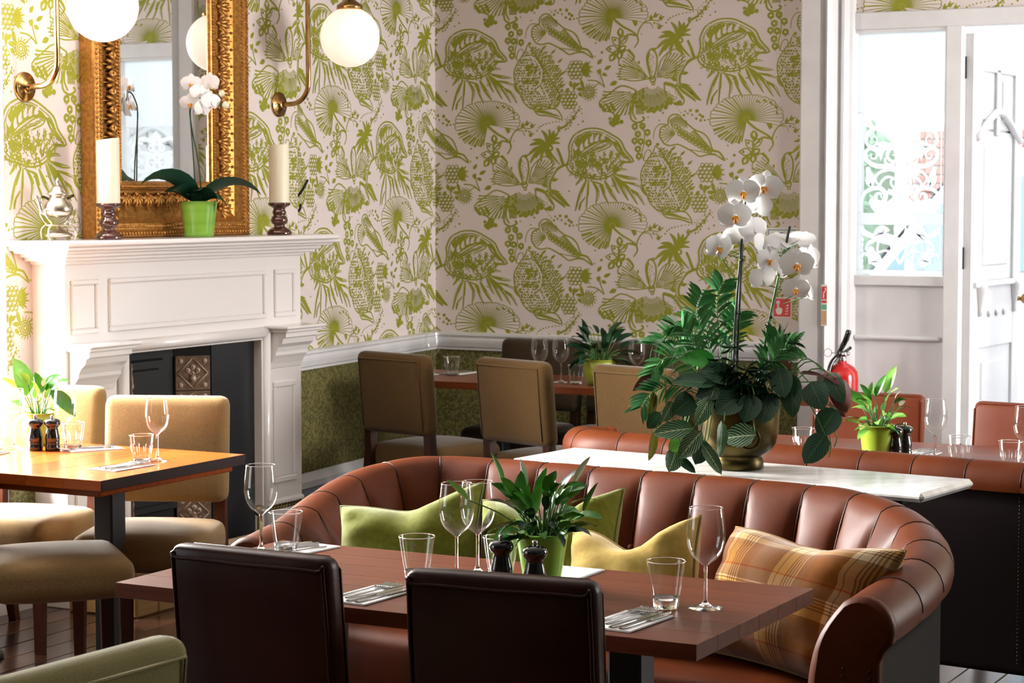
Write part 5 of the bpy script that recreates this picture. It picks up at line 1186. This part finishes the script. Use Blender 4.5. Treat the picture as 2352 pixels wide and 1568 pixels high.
def pot_mesh(t, r0, r1, h, mat, lip=.0, belly=0., name='pot'):
    P = [(.001, 0)] + [(r0 + (r1 - r0) * k / 8 + belly * sin(pi * k / 8), h * k / 8) for k in range(9)] + [(r1 + lip, h), (r1 + lip - .004, h + .002), (r1 - .006, h), (r1 - .008, h - .012), (.001, h - .012)]
    mb = MB(); mb.lathe(P, 40); obj(name, mb, mat, t)
    mb = MB(); mb.lathe([(r1 - .009, h - .018), (r1 - .009, h - .011), (r1 * .5, h - .006), (.001, h - .004)], 24); obj('soil', mb, SOIL, t)
def lily(label, x, y, z, r0, r1, h, potm, lm, n, size, seed, special=(), belly=0., el0=.5, flowers=3, lip=.003):
    rd = random.Random(seed); t = thing('peace_lily', label, 'potted plant', (x, y, z), VIEW, 'peace lilies in green pots'); pot_mesh(t, r0, r1, h, potm, lip, belly)
    st = MB(); zt = h - .008
    for k in range(n):
        az = rd.uniform(0, 2 * pi); f = (k + .5) / n; el = radians(86) - f * el0 - rd.uniform(0, .12); rr = r1 * .45 * sqrt(rd.random()); b = Vector((rr * cos(az), rr * sin(az), zt))
        sl = size * (1.0 - .62 * f) * rd.uniform(.75, 1.1); d = Vector((cos(az) * cos(el), sin(az) * cos(el), sin(el))); tip = b + d * sl + Vector((0, 0, -.02 * f)); st.tube([b, b + d * sl * .5 + Vector((0, 0, .006)), tip], [.0022, .0019, .0014], 5)
        L = size * rd.uniform(.50, .84); leafpart(t, blade(tip, az + rd.uniform(-.4, .4), el - rd.uniform(.0, .35) - .12, L, L * rd.uniform(.30, .42), rd.uniform(.5, 1.5), 7, .25, .8, .0015, rd.uniform(-.9, .9)), lm[k % len(lm)])
    for (p0, p1, p2, W, m, nm) in special:                          # (stem start, blade start, blade tip) in the plant's own x (right), y (back), z
        b = Vector(p0); a = Vector(p1); e = Vector(p2); st.tube(cr([b, b.lerp(a, .5) + Vector((0, 0, .01)), a], 4), .0017, 5); d = e - a; L = d.length
        leafpart(t, blade(a, atan2(d.y, d.x), math.asin(max(-1, min(1, d.z / L))) + .12, L * 1.02, W, .25, 7, .30, .8, 0, rd.choice((-1, 1)) * rd.uniform(.7, 1.1)), m, nm)
    for k in range(flowers):
        az = rd.uniform(0, 6.28); el = rd.uniform(1.0, 1.4); b = Vector((.01 * cos(az), .01 * sin(az), zt)); d = Vector((cos(az) * cos(el), sin(az) * cos(el), sin(el))); tip = b + d * size * rd.uniform(.8, 1.15); st.tube([b, tip], .0014, 5)
        leafpart(t, blade(tip, az, el, size * .36, size * .15, .4, 6, .4, .7), SPATHE, 'flower_spathe')
    o = obj('stems', st, STEM, t); o['kind'] = 'stuff'
    return t
lily('peace lily with white spathes in a plain green pot on the near table', -2.198, 4.30, .75, .042, .061, .118, POTN, (LILY, LILY, LILYD, LILY), 58, .108, 21, (
    ((-.02, 0, .11), (-.090, -.01, .225), (-.120, .0, .305), .030, LILY, 'leaf'), ((-.02, 0, .11), (-.172, .0, .195), (-.222, .01, .240), .022, LILYL, 'leaf'),
    ((.03, 0, .11), (.075, .0, .235), (.112, 0, .295), .020, SPATHE, 'flower_spathe'), ((-.01, 0, .11), (-.052, -.01, .165), (-.048, .0, .262), .050, LILY, 'leaf'), ((-.01, .01, .11), (-.040, .0, .22), (-.052, 0, .29), .022, PETAL, 'flower_spathe'),
    ((.0, 0, .11), (-.01, .0, .19), (.012, 0, .27), .030, LILY, 'leaf'), ((.03, 0, .11), (.095, .0, .165), (.130, 0, .235), .020, LILY, 'leaf'), ((.01, -.01, .11), (-.018, -.02, .16), (.0, -.02, .235), .042, LILYL, 'leaf')), 0, .95, 2, .0)
lily('peace lily with broad pale leaves in an olive pot at the left picture edge', -5.06, 5.90, .75, .045, .052, .115, POTO, (LILYL, LILY, LILYL, LILY), 16, .11, 5, (
    ((-.02, 0, .10), (-.040, -.02, .18), (-.085, -.03, .315), .085, LILYL, 'leaf'), ((.0, 0, .10), (.0, -.02, .18), (-.01, -.02, .265), .07, LILY, 'leaf'), ((.02, 0, .10), (.03, -.02, .20), (.085, -.02, .255), .055, LILY, 'leaf'), ((.02, 0, .10), (.05, -.03, .20), (.135, -.03, .105), .06, LILY, 'leaf'), ((-.02, 0, .1), (-.06, -.03, .20), (-.13, -.03, .245), .03, LILYL, 'leaf')), .012, .9, 1)
lily('dark leaved peace lily in an olive pot on the far table', -4.324, 9.06, .75, .052, .072, .122, POTO, (LILYD,), 40, .135, 9, (
    ((-.01, 0, .11), (-.06, 0, .22), (-.085, 0, .315), .032, LILYD, 'leaf'), ((-.01, 0, .11), (-.05, 0, .20), (-.105, 0, .285), .026, LILYD, 'leaf'), ((.02, 0, .11), (.03, 0, .18), (.085, 0, .285), .040, LILYD, 'leaf')), .016, 1.15, 0)
lily('peace lily in a ridged lime green pot beside the mills by the entrance', -2.355, 7.25, .71, .052, .066, .118, POTL, (LILY, LILY, LILYL), 30, .105, 13, (
    ((.01, 0, .11), (.025, 0, .235), (.065, 0, .33), .042, LILYL, 'leaf'), ((0, 0, .11), (-.01, 0, .22), (.03, 0, .30), .03, LILY, 'leaf'), ((.02, 0, .11), (.075, 0, .19), (.098, 0, .205), .020, SPATHE, 'flower_spathe'), ((-.01, 0, .11), (-.05, 0, .19), (-.13, 0, .245), .045, LILY, 'leaf'), ((.0, 0, .11), (-.03, 0, .19), (-.02, 0, .275), .03, LILYL, 'leaf')), .0, 1.0, 1)
def orchid_flower(t, c, r, yaw, pitch, rollz=0., lip=True):
    """moth orchid bloom looking along -y of the plant, turned by yaw and pitch"""
    Mx = Matrix.Translation(c) @ Matrix.Rotation(yaw, 4, 'Z') @ Matrix.Rotation(pitch, 4, 'X') @ Matrix.Rotation(rollz, 4, 'Y'); mb = MB()
    def petal(ang, L, W, back, y0):
        vs = []; n = 6
        for i in range(n + 1):
            u = i / n; w = W / 2 * max(.10, sin(pi * min(1, u ** .72 * .93 + .04)) ** .55) * (1 if i < n else .45)
            for k in (-1, -.5, 0, .5, 1):
                a = Vector((cos(ang), 0, sin(ang))) * (L * u) + Vector((-sin(ang), 0, cos(ang))) * (w * k); a.y = y0 + back * u * u * L + .10 * w * k * k - .012 * (1 - u) * 0; vs.append(tuple(Mx @ a))
        mb.add(vs, [(i * 5 + j, i * 5 + j + 1, i * 5 + j + 6, i * 5 + j + 5) for i in range(n) for j in range(4)])
    for a in (90, 215, 325): petal(radians(a), r * .98, r * .78, .16, .003)
    for a in (12, 168): petal(radians(a), r * 1.08, r * 1.30, .10, -.001)
    f = obj('flower', mb, PETAL, t)
    if lip:
        mb = MB(); b0 = 0
        for sg in (-1, 1): mb.ball((sg * r * .12, -r * .14, -r * .10), r * .11, 8, 0, (1, .8, 1.2))
        mb.ball((0, -r * .22, -r * .24), r * .15, 8, 0, (.8, .7, 1.1)); mb.ball((0, -r * .10, r * .02), r * .10, 8, 1)
        for sg in (-1, 1): mb.tube([(0, -r * .22, -r * .32), (sg * r * .10, -r * .28, -r * .40), (sg * r * .2, -r * .22, -r * .36)], r * .02, 4)
        mb.xf(Mx); obj('lip', mb, [LIP, PETAL], f)
# potted orchid on the mantel
po = thing('potted_orchid', 'white moth orchid in a bright green pot before the mirror', 'orchid', (-5.445, 7.40, MZ), VIEW)
pot_mesh(po, .062, .080, .152, POTG, .003)
st = MB()
for (pts, r) in (([(-.010, 0, .15), (-.018, 0, .30), (-.030, .0, .48), (-.032, 0, .55), (-.02, 0, .58), (.02, 0, .62), (.06, 0, .63), (.085, 0, .60), (.10, 0, .55)], .0034), ([(.012, 0, .15), (.004, 0, .30), (-.022, 0, .44), (-.034, .0, .53), (-.03, 0, .55)], .0034), ([(.085, 0, .60), (.10, 0, .58), (.118, 0, .575)], .002)): st.tube(cr(pts, 5), r, 6)
obj('flower_stem', st, STEMD, po)
for (x, z, yw, pt, lp) in ((-.022, .655, .15, .1, True), (.055, .660, -.3, .1, False), (-.028, .572, .1, .25, True), (.062, .580, .6, .0, False), (.015, .620, .5, -.1, False), (.028, .550, .8, .2, False)): orchid_flower(po, (x, -.03, z), .044, yw, pt, 0, lp)
for (x, z, s_) in ((.105, .615, 1.), (.122, .565, 1.15)): mb = MB(); mb.ball((x, -.01, z), .014 * s_, 10, 0, (1, .9, 1.1)); obj('flower_bud', mb, SPATHE, po)
for (az, el, L, W, dr, rl) in ((3.80, 1.15, .33, .090, 2.0, .7), (0.0, 1.0, .31, .075, 2.0, -.6), (4.15, .95, .20, .085, 1.7, .5), (-.7, 1.2, .16, .06, 2.6, -.5), (3.55, .95, .16, .08, 1.5, .6), (-.35, .75, .17, .05, 2.4, -.6), (-1.9, .9, .10, .06, 1.3, 0), (-1.4, 1.1, .13, .07, 1.5, .2)): leafpart(po, blade((.012 * cos(az), .012 * sin(az), .150), az, el, L, W, dr, 9, .18, .65, 0, rl), ORCHL)
# big brass planter on the marble console and the plants in it
PLX, PLY, PLZ = -2.545, 6.385, .7605
pl = thing('brass_planter', 'large tarnished brass pot with a round foot on the marble table', 'planter', (PLX, PLY, PLZ), VIEW)
mb = MB(); mb.lathe([(.001, .002), (.078, 0), (.084, .004), (.082, .026), (.076, .040), (.082, .046), (.105, .060), (.122, .085), (.130, .120), (.132, .165), (.134, .205), (.136, .215), (.130, .214), (.126, .195), (.001, .190)], 56); obj('pot', mb, BRASSD, pl)
mb = MB(); mb.lathe([(.128, .188), (.126, .196), (.06, .204), (.001, .206)], 28); obj('soil', mb, SOIL, pl)
for sg in (-1, 1):
    mb = MB(); mb.tube([(sg * .02 + .032 * cos(a), -.133 - .006, .112 + .032 * sin(a)) for a in [2 * pi * k / 20 for k in range(20)]], .005, 6, 0, False, True) if sg > 0 else mb.ball((.02, -.131, .145), .013, 8); obj('ring_handle', mb, BRASSD, pl)
SC = 706.
def LP(px, py): return ((px - 1697) / SC, (1075 - py) / SC)         # offset from the pot's foot, metres
rd = random.Random(5)
def stem_orchid(label, base, stempts, stake, flowers, r, green):
    t = thing('moth_orchid', label, 'orchid', (PLX, PLY, PLZ), VIEW, 'white moth orchids in the brass planter')
    mb = MB(); mb.tube(cr([(*p[:1], p[2] if len(p) > 2 else 0, p[1]) for p in stempts], 6), .0042, 8); obj('flower_stem', mb, STEMD if not green else STEM, t)
    mb = MB(); mb.tube([(stake[0][0], .006, stake[0][1]), (stake[1][0], .006, stake[1][1])], .0045, 8); obj('stake', mb, STAKE, t)
    mb = MB()
    for u in (.25, .5, .78): q = Vector((stake[0][0], .0, stake[0][1])).lerp(Vector((stake[1][0], 0, stake[1][1])), u); mb.ball(q, .008, 8, 0, (1, 1.3, .8))
    obj('stem_clip', mb, STAKE, t)
    for (px, py, d, yw, pt, rz, lp, s_) in flowers:
        x, z = LP(px, py); orchid_flower(t, (x, d, z), r * s_, yw, pt, rz, lp)
        q = MB(); q.tube([(x, d + .004, z), (x * .9 + .1 * stempts[-1][0], d + .03, z - .02), (stempts[-2][0], 0, min(z - .04, stempts[-1][1]))], .0018, 5); obj('pedicel', q, STEM, t)
    return t
o1 = stem_orchid('tall white moth orchid rising from the left of the brass planter', None, [(-.02, .19), (-.018, .34), (-.012, .50), (.0, .66), (.010, .78), (.02, .88), (.06, .93)], ((-.012, .2), (.012, .815)), (
    (1701, 440, -.03, .10, .05, 0, True, 1.05), (1752, 428, -.02, -.25, .05, .1, True, 1.05), (1682, 494, -.045, .15, .12, 0, True, 1.05), (1736, 470, .0, -.5, .1, .2, False, .95), (1728, 524, -.01, .4, -.2, -.2, False, .98), (1648, 566, -.02, .55, .05, .25, True, .95), (1690, 543, .0, -.3, .3, 0, False, .85), (1672, 560, .0, .9, .1, 0, False, .7)), .052, False)
q = MB(); x0, z0 = LP(1690, 640); x1, z1 = LP(1655, 590); q.tube(cr([(x0, 0, z0), ((x0 + x1) / 2 + .004, 0, (z0 + z1) / 2 - .01), (x1, -.01, z1)], 4), .002, 6); obj('pedicel', q, STEM, o1)
sx0, sz0 = LP(1748, 850); sx1, sz1 = LP(1812, 518)
o2 = stem_orchid('leaning white moth orchid on the right of the brass planter', None, [(.055, .20), (.075, .36), (.105, .52), (.130, .64), (.142, .70), (.165, .72)], ((sx0 - .03, .2), (sx1, sz1)), (
    (1823, 604, -.05, -.05, .1, 0, True, 1.05), (1822, 660, -.045, .0, .2, .1, True, .85), (1762, 594, -.02, .5, .05, .1, True, .85), (1752, 560, -.01, .8, -.1, .3, False, .9), (1852, 590, .0, -.9, .0, 0, False, .95), (1848, 668, -.01, -1.1, .2, .1, True, .75), (1748, 636, -.03, .4, .15, -.1, False, .9), (1836, 545, .01, -.4, -.9, .2, False, .95), (1790, 552, .0, .3, -.6, 0, False, .85), (1782, 615, -.01, .2, .1, 0, False, .9)), .052, True)
# prayer plants: leaves given by their middle, length, width and lean
def prayer(label, leaves, stems):
    t = thing('prayer_plant', label, 'plant', (PLX, PLY, PLZ), VIEW, 'prayer plants in the brass planter')
    mb = MB()
    for (X, Y, L, W, ang, m, d, tx, tz) in leaves:
        px, py = 1380 + X / 2.118, 360 + Y / 2.118; x, z = LP(px, py); leafpart(t, facing((x, d, z), L / 2.118 / SC * 1.05, W / 2.118 / SC * 1.05, radians(ang), tx + rd.uniform(-.15, .15), tz + rd.uniform(-.15, .15), .12), m)
        a = radians(ang); bx, bz = x - cos(a) * L / 2.118 / SC * .5, z - sin(a) * L / 2.118 / SC * .5
        mb.tube(cr([(bx, d, bz), (bx * .75, d * .6 - .005, max(bz, .2) + .03), (bx * .3, d * .3, .20)], 4), .0021, 5)
    for pts in stems: mb.tube(cr([(LP(1380 + X / 2.118, 360 + Y / 2.118)[0], d, LP(1380 + X / 2.118, 360 + Y / 2.118)[1]) for X, Y, d in pts], 4), .002, 5)
    o = obj('stems', mb, STEM, t); o['kind'] = 'stuff'; return t
prayer('prayer plant with pale veined leaves spilling over the left of the brass planter', (
    (340, 1305, 195, 92, 188, MARAN, -.15, -.5, .1), (478, 1212, 150, 78, 240, MARAN, -.15, -.2, .1), (388, 1185, 130, 115, 215, MARAD, -.13, -.3, .2), (440, 1075, 200, 95, 175, MARAD, -.11, -.7, 0), (312, 1215, 110, 70, 235, MARAN, -.14, -.2, .5),
    (415, 1370, 165, 85, 232, MARAN, -.17, -.2, -.1), (522, 1440, 160, 62, 300, MARAN, -.165, -.3, .2), (562, 1340, 165, 62, 262, MARAN, -.175, -.1, .5), (650, 1330, 150, 118, 190, MARAN, -.165, -.3, -.3), (335, 1450, 110, 90, 240, MARAN, -.15, -.3, .3),
    (238, 1200, 150, 52, 258, MARAY, -.10, -.1, .7), (240, 1385, 140, 50, 262, MARAY, -.12, 0, .7), (248, 1262, 95, 70, 230, MARAD, -.11, -.1, .3), (470, 1410, 130, 90, 240, MARAD, -.14, -.3, .1), (400, 1470, 120, 45, 318, MARAD, -.13, -.2, .2),
    (228, 1062, 210, 58, 214, MARAR, -.07, -.6, .2), (600, 1180, 150, 120, 215, MARAD, -.135, -.4, 0), (520, 1120, 150, 100, 200, MARAD, -.12, -.5, .1), (350, 1375, 90, 70, 215, LILYL, -.13, -.3, .2), (700, 1200, 140, 110, 250, MARAD, -.135, -.4, -.2), (560, 1040, 170, 110, 165, MARAD, -.09, -.6, .1)), ())
prayer('prayer plant with dark and maroon leaves trailing from the right of the brass planter', (
    (912, 1145, 200, 110, 275, MARAD, -.10, -.1, -.4), (1032, 1145, 150, 125, 300, MARAD, -.09, -.3, -.2), (1160, 1150, 170, 105, 290, MARAR, -.05, -.2, -.5), (1130, 1110, 170, 90, 300, MARAD, -.06, -.3, -.4), (1085, 1275, 150, 120, 238, MARAD, -.09, -.2, -.2), (1025, 1400, 170, 112, 235, MARAD, -.10, -.2, -.1),
    (1140, 1215, 110, 40, 318, MARAR, -.05, -.2, -.4), (1015, 1045, 110, 26, 350, MARAR, -.04, -.9, 0), (930, 965, 130, 42, 3, MARAN, -.03, -.9, 0), (885, 1020, 100, 60, 300, MARAR, -.05, -.3, -.3), (780, 1200, 160, 130, 260, MARAD, -.12, -.4, -.2), (860, 1080, 150, 110, 285, MARAD, -.10, -.4, -.3), (1115, 1065, 120, 40, 320, MARAR, -.04, -.6, -.3)),
    (((960, 1090, -.02), (1060, 1085, -.03), (1120, 1080, -.03)), ((1100, 1330, -.06), (1110, 1400, -.06), (1100, 1450, -.06)), ((1120, 1320, -.06), (1140, 1350, -.06), (1125, 1400, -.06))))
pm = thing('parlour_palm', 'feathery green palm fronds at the back left of the brass planter', 'plant', (PLX, PLY, PLZ), VIEW)
def frond(t, pts, n, L, mat=PALM):
    P = cr([(*LP(px, py)[:1], d, LP(px, py)[1]) for px, py, d in pts], 8); mb = MB(); mb.uv = []; m = len(P)
    mb.tube(P, [.0026 - .0018 * i / (m - 1) for i in range(m)], 5)
    for k in range(n):
        u = .30 + .70 * k / (n - 1); i = int(u * (m - 1)); p = P[i]; d = (P[min(i + 1, m - 1)] - P[max(i - 1, 0)]).normalized(); az = atan2(d.y, d.x); el = math.asin(max(-1, min(1, d.z)))
        for sg in (-1, 1):
            nrm = Vector((-d.z, 0, d.x)) * sg; nrm.y += rd.uniform(-.4, .1); q = (d * .75 + nrm * .75).normalized(); ll = L * (1 - .45 * abs(u - .55)) * rd.uniform(.85, 1.1)
            g = blade(p, atan2(q.y, q.x), math.asin(max(-1, min(1, q.z))), ll, ll * .21, .5, 5, .15, .8, 0, sg * rd.uniform(.5, 1.2)); mb.add(g[0], g[1], 0, True, g[2])
    obj('frond', mb, mat, t)
for pts in (((1665, 900, .02), (1655, 780, .03), (1648, 690, .04), (1662, 648, .04)), ((1660, 900, .0), (1630, 800, .0), (1600, 720, 0), (1610, 675, 0)), ((1655, 905, -.02), (1600, 800, -.03), (1565, 750, -.03), (1545, 745, -.04)), ((1650, 905, 0), (1590, 810, .0), (1540, 775, 0), (1500, 790, 0)), ((1650, 910, -.03), (1590, 840, -.05), (1530, 815, -.06), (1495, 850, -.07)),
            ((1655, 915, -.05), (1560, 880, -.08), (1500, 890, -.09), (1470, 925, -.10)), ((1660, 905, .03), (1625, 760, .05), (1595, 740, .05), (1570, 760, .05)), ((1735, 905, .0), (1760, 830, 0), (1785, 780, 0), (1800, 765, -.02)), ((1735, 905, -.03), (1755, 850, -.04), (1790, 800, -.05), (1815, 790, -.05)), ((1665, 905, .05), (1680, 800, .06), (1690, 740, .06), (1700, 720, .06))):
    frond(pm, pts, 15, .078)
iv = thing('umbrella_plant', 'dark small leaved foliage filling the middle of the brass planter', 'plant', (PLX, PLY, PLZ), VIEW)
stm = MB()
for k in range(54):
    px = 1705 + rd.gauss(0, 52); py = 880 + rd.gauss(0, 36); d = -.05 - .07 * rd.random(); x, z = LP(px, min(py, 940)); stm.tube([(x * .4, d * .4, .19), (x, d + .01, z)], .0016, 4); mb = MB(); mb.uv = []
    for j in range(6):
        a = 2 * pi * j / 6 + rd.uniform(-.3, .3); g = blade((x, d, z), 0, 0,   .046, .021, .7, 5, .2, .8)
        Mx = Matrix.Translation((x, d, z)) @ Matrix.Rotation(rd.uniform(-.3, .3), 4, 'Z') @ Matrix.Rotation(-.5, 4, 'X') @ Matrix.Rotation(a, 4, 'Y') @ Matrix.Translation((-x, -d, -z)); mb.add([tuple(Mx @ Vector(v)) for v in g[0]], g[1], 0, True, g[2])
    obj('leaf_whorl', mb, IVY, iv)
obj('stems', stm, STEMD, iv)['kind'] = 'stuff'
ol = thing('orchid_foliage', 'broad glossy green orchid leaf at the front left of the planter rim', 'plant', (PLX, PLY, PLZ), VIEW)
for (px, py, L, W, an, m, d) in ((1602, 820, .12, .062, 172, ORCHB, -.06), (1655, 870, .13, .06, 150, ORCHL, -.05)):
    x, z = LP(px, py); leafpart(ol, facing((x, d, z), L, W, radians(an), -.5, .2, .2), m)
mb = MB(); mb.tube([(-.05, -.03, .2), LP(1640, 850)[:1] + (-.04,) + LP(1640, 850)[1:], LP(1625, 822)[:1] + (-.06,) + LP(1625, 822)[1:]], .004, 6); obj('stalk', mb, STEMD, ol)

# ------------------------------------------------------------------ fire extinguisher and signs
fx = thing('fire_extinguisher', 'red fire extinguisher with black handle and hose, hung by the door frame', 'fire extinguisher', (-3.452, 10.045, 0))
mb = MB(); mb.lathe([(.001, .30), (.070, .30), (.080, .31), (.082, .33), (.082, .74), (.078, .775), (.060, .80), (.034, .815), (.024, .82), (.022, .83)], 36); obj('cylinder', mb, RED, fx)
mb = MB(); mb.lathe([(.020, .825), (.022, .84), (.018, .85), (.018, .875), (.001, .88)], 16); mb.tube([(.0, -.01, .86), (.045, -.03, .87)], .009, 8); mb.tube([(.01, -.02, .865), (.03, -.045, .865)], .014, 10); obj('valve', mb, CHROME, fx)
mb = MB(); mb.tube(cr([(-.02, 0, .865), (.0, 0, .90), (.02, 0, .94), (.035, 0, .985)], 4), [.012] * 4 + [.014] * 4 + [.015] * 4 + [.010], 8); mb.tube(cr([(-.015, -.005, .858), (.02, -.01, .878), (.05, -.01, .90)], 4), .008, 8); obj('handle', mb, MILL, fx)
mb = MB(); mb.tube(cr([(-.01, -.02, .862), (-.035, -.06, .82), (-.045, -.085, .74), (-.05, -.088, .60), (-.04, -.086, .45), (-.02, -.088, .36)], 5), .011, 8); obj('hose', mb, MILL, fx)
mb = MB(); mb.tube([(-.075 + .020 * cos(a), -.0, .868 + .02 * sin(a)) for a in [2 * pi * k / 18 for k in range(18)]], .0016, 5, 0, False, True); mb.tube([(-.055, 0, .868), (-.02, 0, .868)], .002, 5); obj('safety_pin', mb, STEEL, fx)
mb = MB(); mb.box(-.10, .10, .60, .12, .03, .30, .003); mb.box(-.04, .085, .62, .10, .012, .03, .002); mb.tube([(.084 * cos(a), .084 * sin(a), .62) for a in [2 * pi * k / 24 for k in range(24)]], .004, 5, 0, False, True); obj('wall_bracket', mb, STEEL, fx)
def flat(t, name, mat, x0, x1, z0, z1, lay, y=0.): mb = MB(); mb.box((x0 + x1) / 2, y - .001 - lay * .0012, (z0 + z1) / 2, x1 - x0, .002, z1 - z0); return obj(name, mb, mat, t)
def flatpoly(t, name, mat, polys, lay):
    mb = MB()
    for P in polys: n = len(P); y = -.0012 * lay - .002; mb.add([(x, y, z) for x, z in P] + [(x, y + .0012, z) for x, z in P], [tuple(range(n))] + [(i, i + n, (i + 1) % n + n, (i + 1) % n) for i in range(n)], 0, False)
    return obj(name, mb, mat, t)
def disc(x, z, r, n=16): return [(x + r * cos(2 * pi * k / n), z + r * sin(2 * pi * k / n)) for k in range(n)]
s1 = thing('safety_notice', 'white and blue safety notice on the wallpaper above the red sign', 'sign', (-3.833, YB - .002, 1.42))
flat(s1, 'board', SIGNW, -.085, .085, -.07, .07, 0); flat(s1, 'blue_border', SIGNB, -.075, .075, -.06, .06, 1); flat(s1, 'field', SIGNW, -.071, .071, -.056, .056, 2); flatpoly(s1, 'blue_disc', SIGNB, [disc(0, .028, .018)], 3)
flatpoly(s1, 'disc_mark', SIGNW, [[(-.008, .027), (.008, .027), (.008, .029), (-.008, .029)]], 4)
flatpoly(s1, 'text_lines', SIGNB, [[(-.02, -.006 - k * .012), (.02, -.006 - k * .012), (.02, -.011 - k * .012), (-.02, -.011 - k * .012)] for k in range(3)], 3)
s2_ = thing('fire_alarm_sign', 'square red sign with a white pressing hand and flames beside the door frame', 'sign', (-3.828, YB - .002, 1.08))
flat(s2_, 'board', SIGNW, -.052, .052, -.052, .052, 0); flat(s2_, 'red_field', SIGNR, -.046, .046, -.046, .046, 1)
flatpoly(s2_, 'hand_symbol', SIGNW, [disc(-.022, .026, .010, 12), [(-.026, .022), (-.017, .022), (-.017, -.004), (-.026, -.004)], [(-.036, -.006), (-.030, -.006), (-.026, .0), (-.017, .0), (-.004, -.002), (.002, -.010), (-.001, -.026), (-.008, -.036), (-.024, -.036), (-.032, -.026)]], 2)
flatpoly(s2_, 'flame_symbol', SIGNW, [[(.012 + .004 * k, -.036 + .014 * k), (.026 + .003 * k, -.034 + .014 * k), (.036, -.026 + .014 * k), (.030, -.027 + .014 * k), (.022, -.030 + .014 * k)] for k in range(4)], 2)
s3 = thing('extinguisher_sign', 'narrow vertical red and green label on the door frame above the extinguisher', 'sign', (-3.583, 10.143, 1.10))
flat(s3, 'board', SIGNW, -.016, .016, -.105, .105, 0); flat(s3, 'red_block', SIGNR, -.013, .013, .030, .095, 1); flat(s3, 'red_block', SIGNR, -.013, .013, .012, .024, 1); flat(s3, 'green_block', SIGNG, -.013, .013, -.022, .004, 1); flat(s3, 'ochre_block', SIGNO, -.013, .013, -.098, -.028, 1)
flatpoly(s3, 'pictogram', SIGNW, [[(-.006, .036), (.0, .036), (.0, .060), (-.006, .060)], [(-.004, .062), (.006, .066), (.004, .072), (-.004, .068)], [(.004, .074), (.010, .074), (.010, .088), (.004, .088)]], 2)

# ------------------------------------------------------------------ street outside the door
mb = MB(); mb.box(-4, 19.5, -.16, 40, 18.3, .2); o = struct('ground', mb, ASPH)
mb = MB(); mb.box(-3, 26, 3, 40, .4, 6.4); o = obj('far_building', mb, RENDER_); tag(o, 'pale rendered building across the street behind the brick wall', 'building')
bw = thing('brick_wall', 'red brick garden wall seen through the etched side light', 'wall', (-4.0, 17.6, -.06))
mb = MB(); mb.box(0, 0, 1.15, 2.9, .2, 2.34); obj('mortar_bed', mb, MORT, bw)
bm = MB(); bm.box(0, 0, 0, .215, .02, .065, .004); bme = bm.mesh('brick', BRICK)
for j in range(26):
    for i in range(13):
        if j % 2 and i == 12: continue
        obj('brick', None, None, bw, (-1.34 + i * .225 + (j % 2) * .112, -.106 + rd.uniform(-.002, .002), .36 + j * .075), None, bme)
hg = thing('garden_hedge', 'clipped green hedge seen through the left of the etched glass', 'hedge', (-6.62, 17.2, -.06))
mb = MB(); mb.rbox(0, 0, 1.15, 2.2, .8, 2.3, .25, 8); obj('leafy_mass', mb, HEDGE, hg)
lf = MB()
for k in range(2600):
    a = Vector((rd.uniform(-1.12, 1.12), -.40 - rd.uniform(-.06, .05), rd.uniform(.1, 1.95))); u = Vector((rd.gauss(0, 1), rd.gauss(0, 1), rd.gauss(0, 1))).normalized() * .04; v = u.cross(Vector((rd.gauss(0, 1), rd.gauss(0, 1), rd.gauss(0, 1)))).normalized() * .022; a.z *= 1.2; lf.add([a - u, a + v, a + u, a - v], [(0, 1, 2, 3)], 0, False)
obj('hedge_leaves', lf, HEDGE, hg)['kind'] = 'stuff'
van = thing('parked_van', 'white van with blue tinted glass parked outside the open door', 'van', (-3.15, 14.2, -.06), R(8))
B_ = [(-2.1, .45), (-2.15, .9), (-2.05, 1.05), (-1.35, 1.18), (-.75, 1.92), (-.4, 2.02), (2.2, 2.02), (2.3, 1.8), (2.3, .45)]
mb = MB(); mb.prism([(z, x) for x, z in B_], 1, -.85, .85); mb.v = [(y if 0 else x, y, z) for x, y, z in mb.v]; obj('body', mb, CARW, van)
mb = MB(); mb.prism([(z, x) for x, z in [(-1.22, 1.24), (-.72, 1.84), (.35, 1.84), (.35, 1.24)]], 1, -.862, -.85); mb.prism([(z, x) for x, z in [(-1.22, 1.24), (-.72, 1.84), (.35, 1.84), (.35, 1.24)]], 1, .85, .862)
mb.add([(-1.38, -.75, 1.20), (-1.38, .75, 1.20), (-.80, .72, 1.90), (-.80, -.72, 1.90)], [(0, 1, 2, 3)], 0, False); obj('window_glass', mb, CARG, van)
for (x, y) in ((-1.4, -.82), (-1.4, .82), (1.5, -.82), (1.5, .82)):
    mb = MB(); mb.lathe([(.001, -.10), (.22, -.10), (.33, -.09), (.34, 0), (.33, .09), (.22, .10), (.001, .10)], 24); mb.xf(Matrix.Translation((x, y, .34)) @ Matrix.Rotation(radians(90), 4, 'X')); obj('wheel', mb, TYRE, van)
mb = MB(); mb.box(-2.14, 0, .50, .14, 1.7, .22, .04); obj('bumper', mb, TYRE, van)
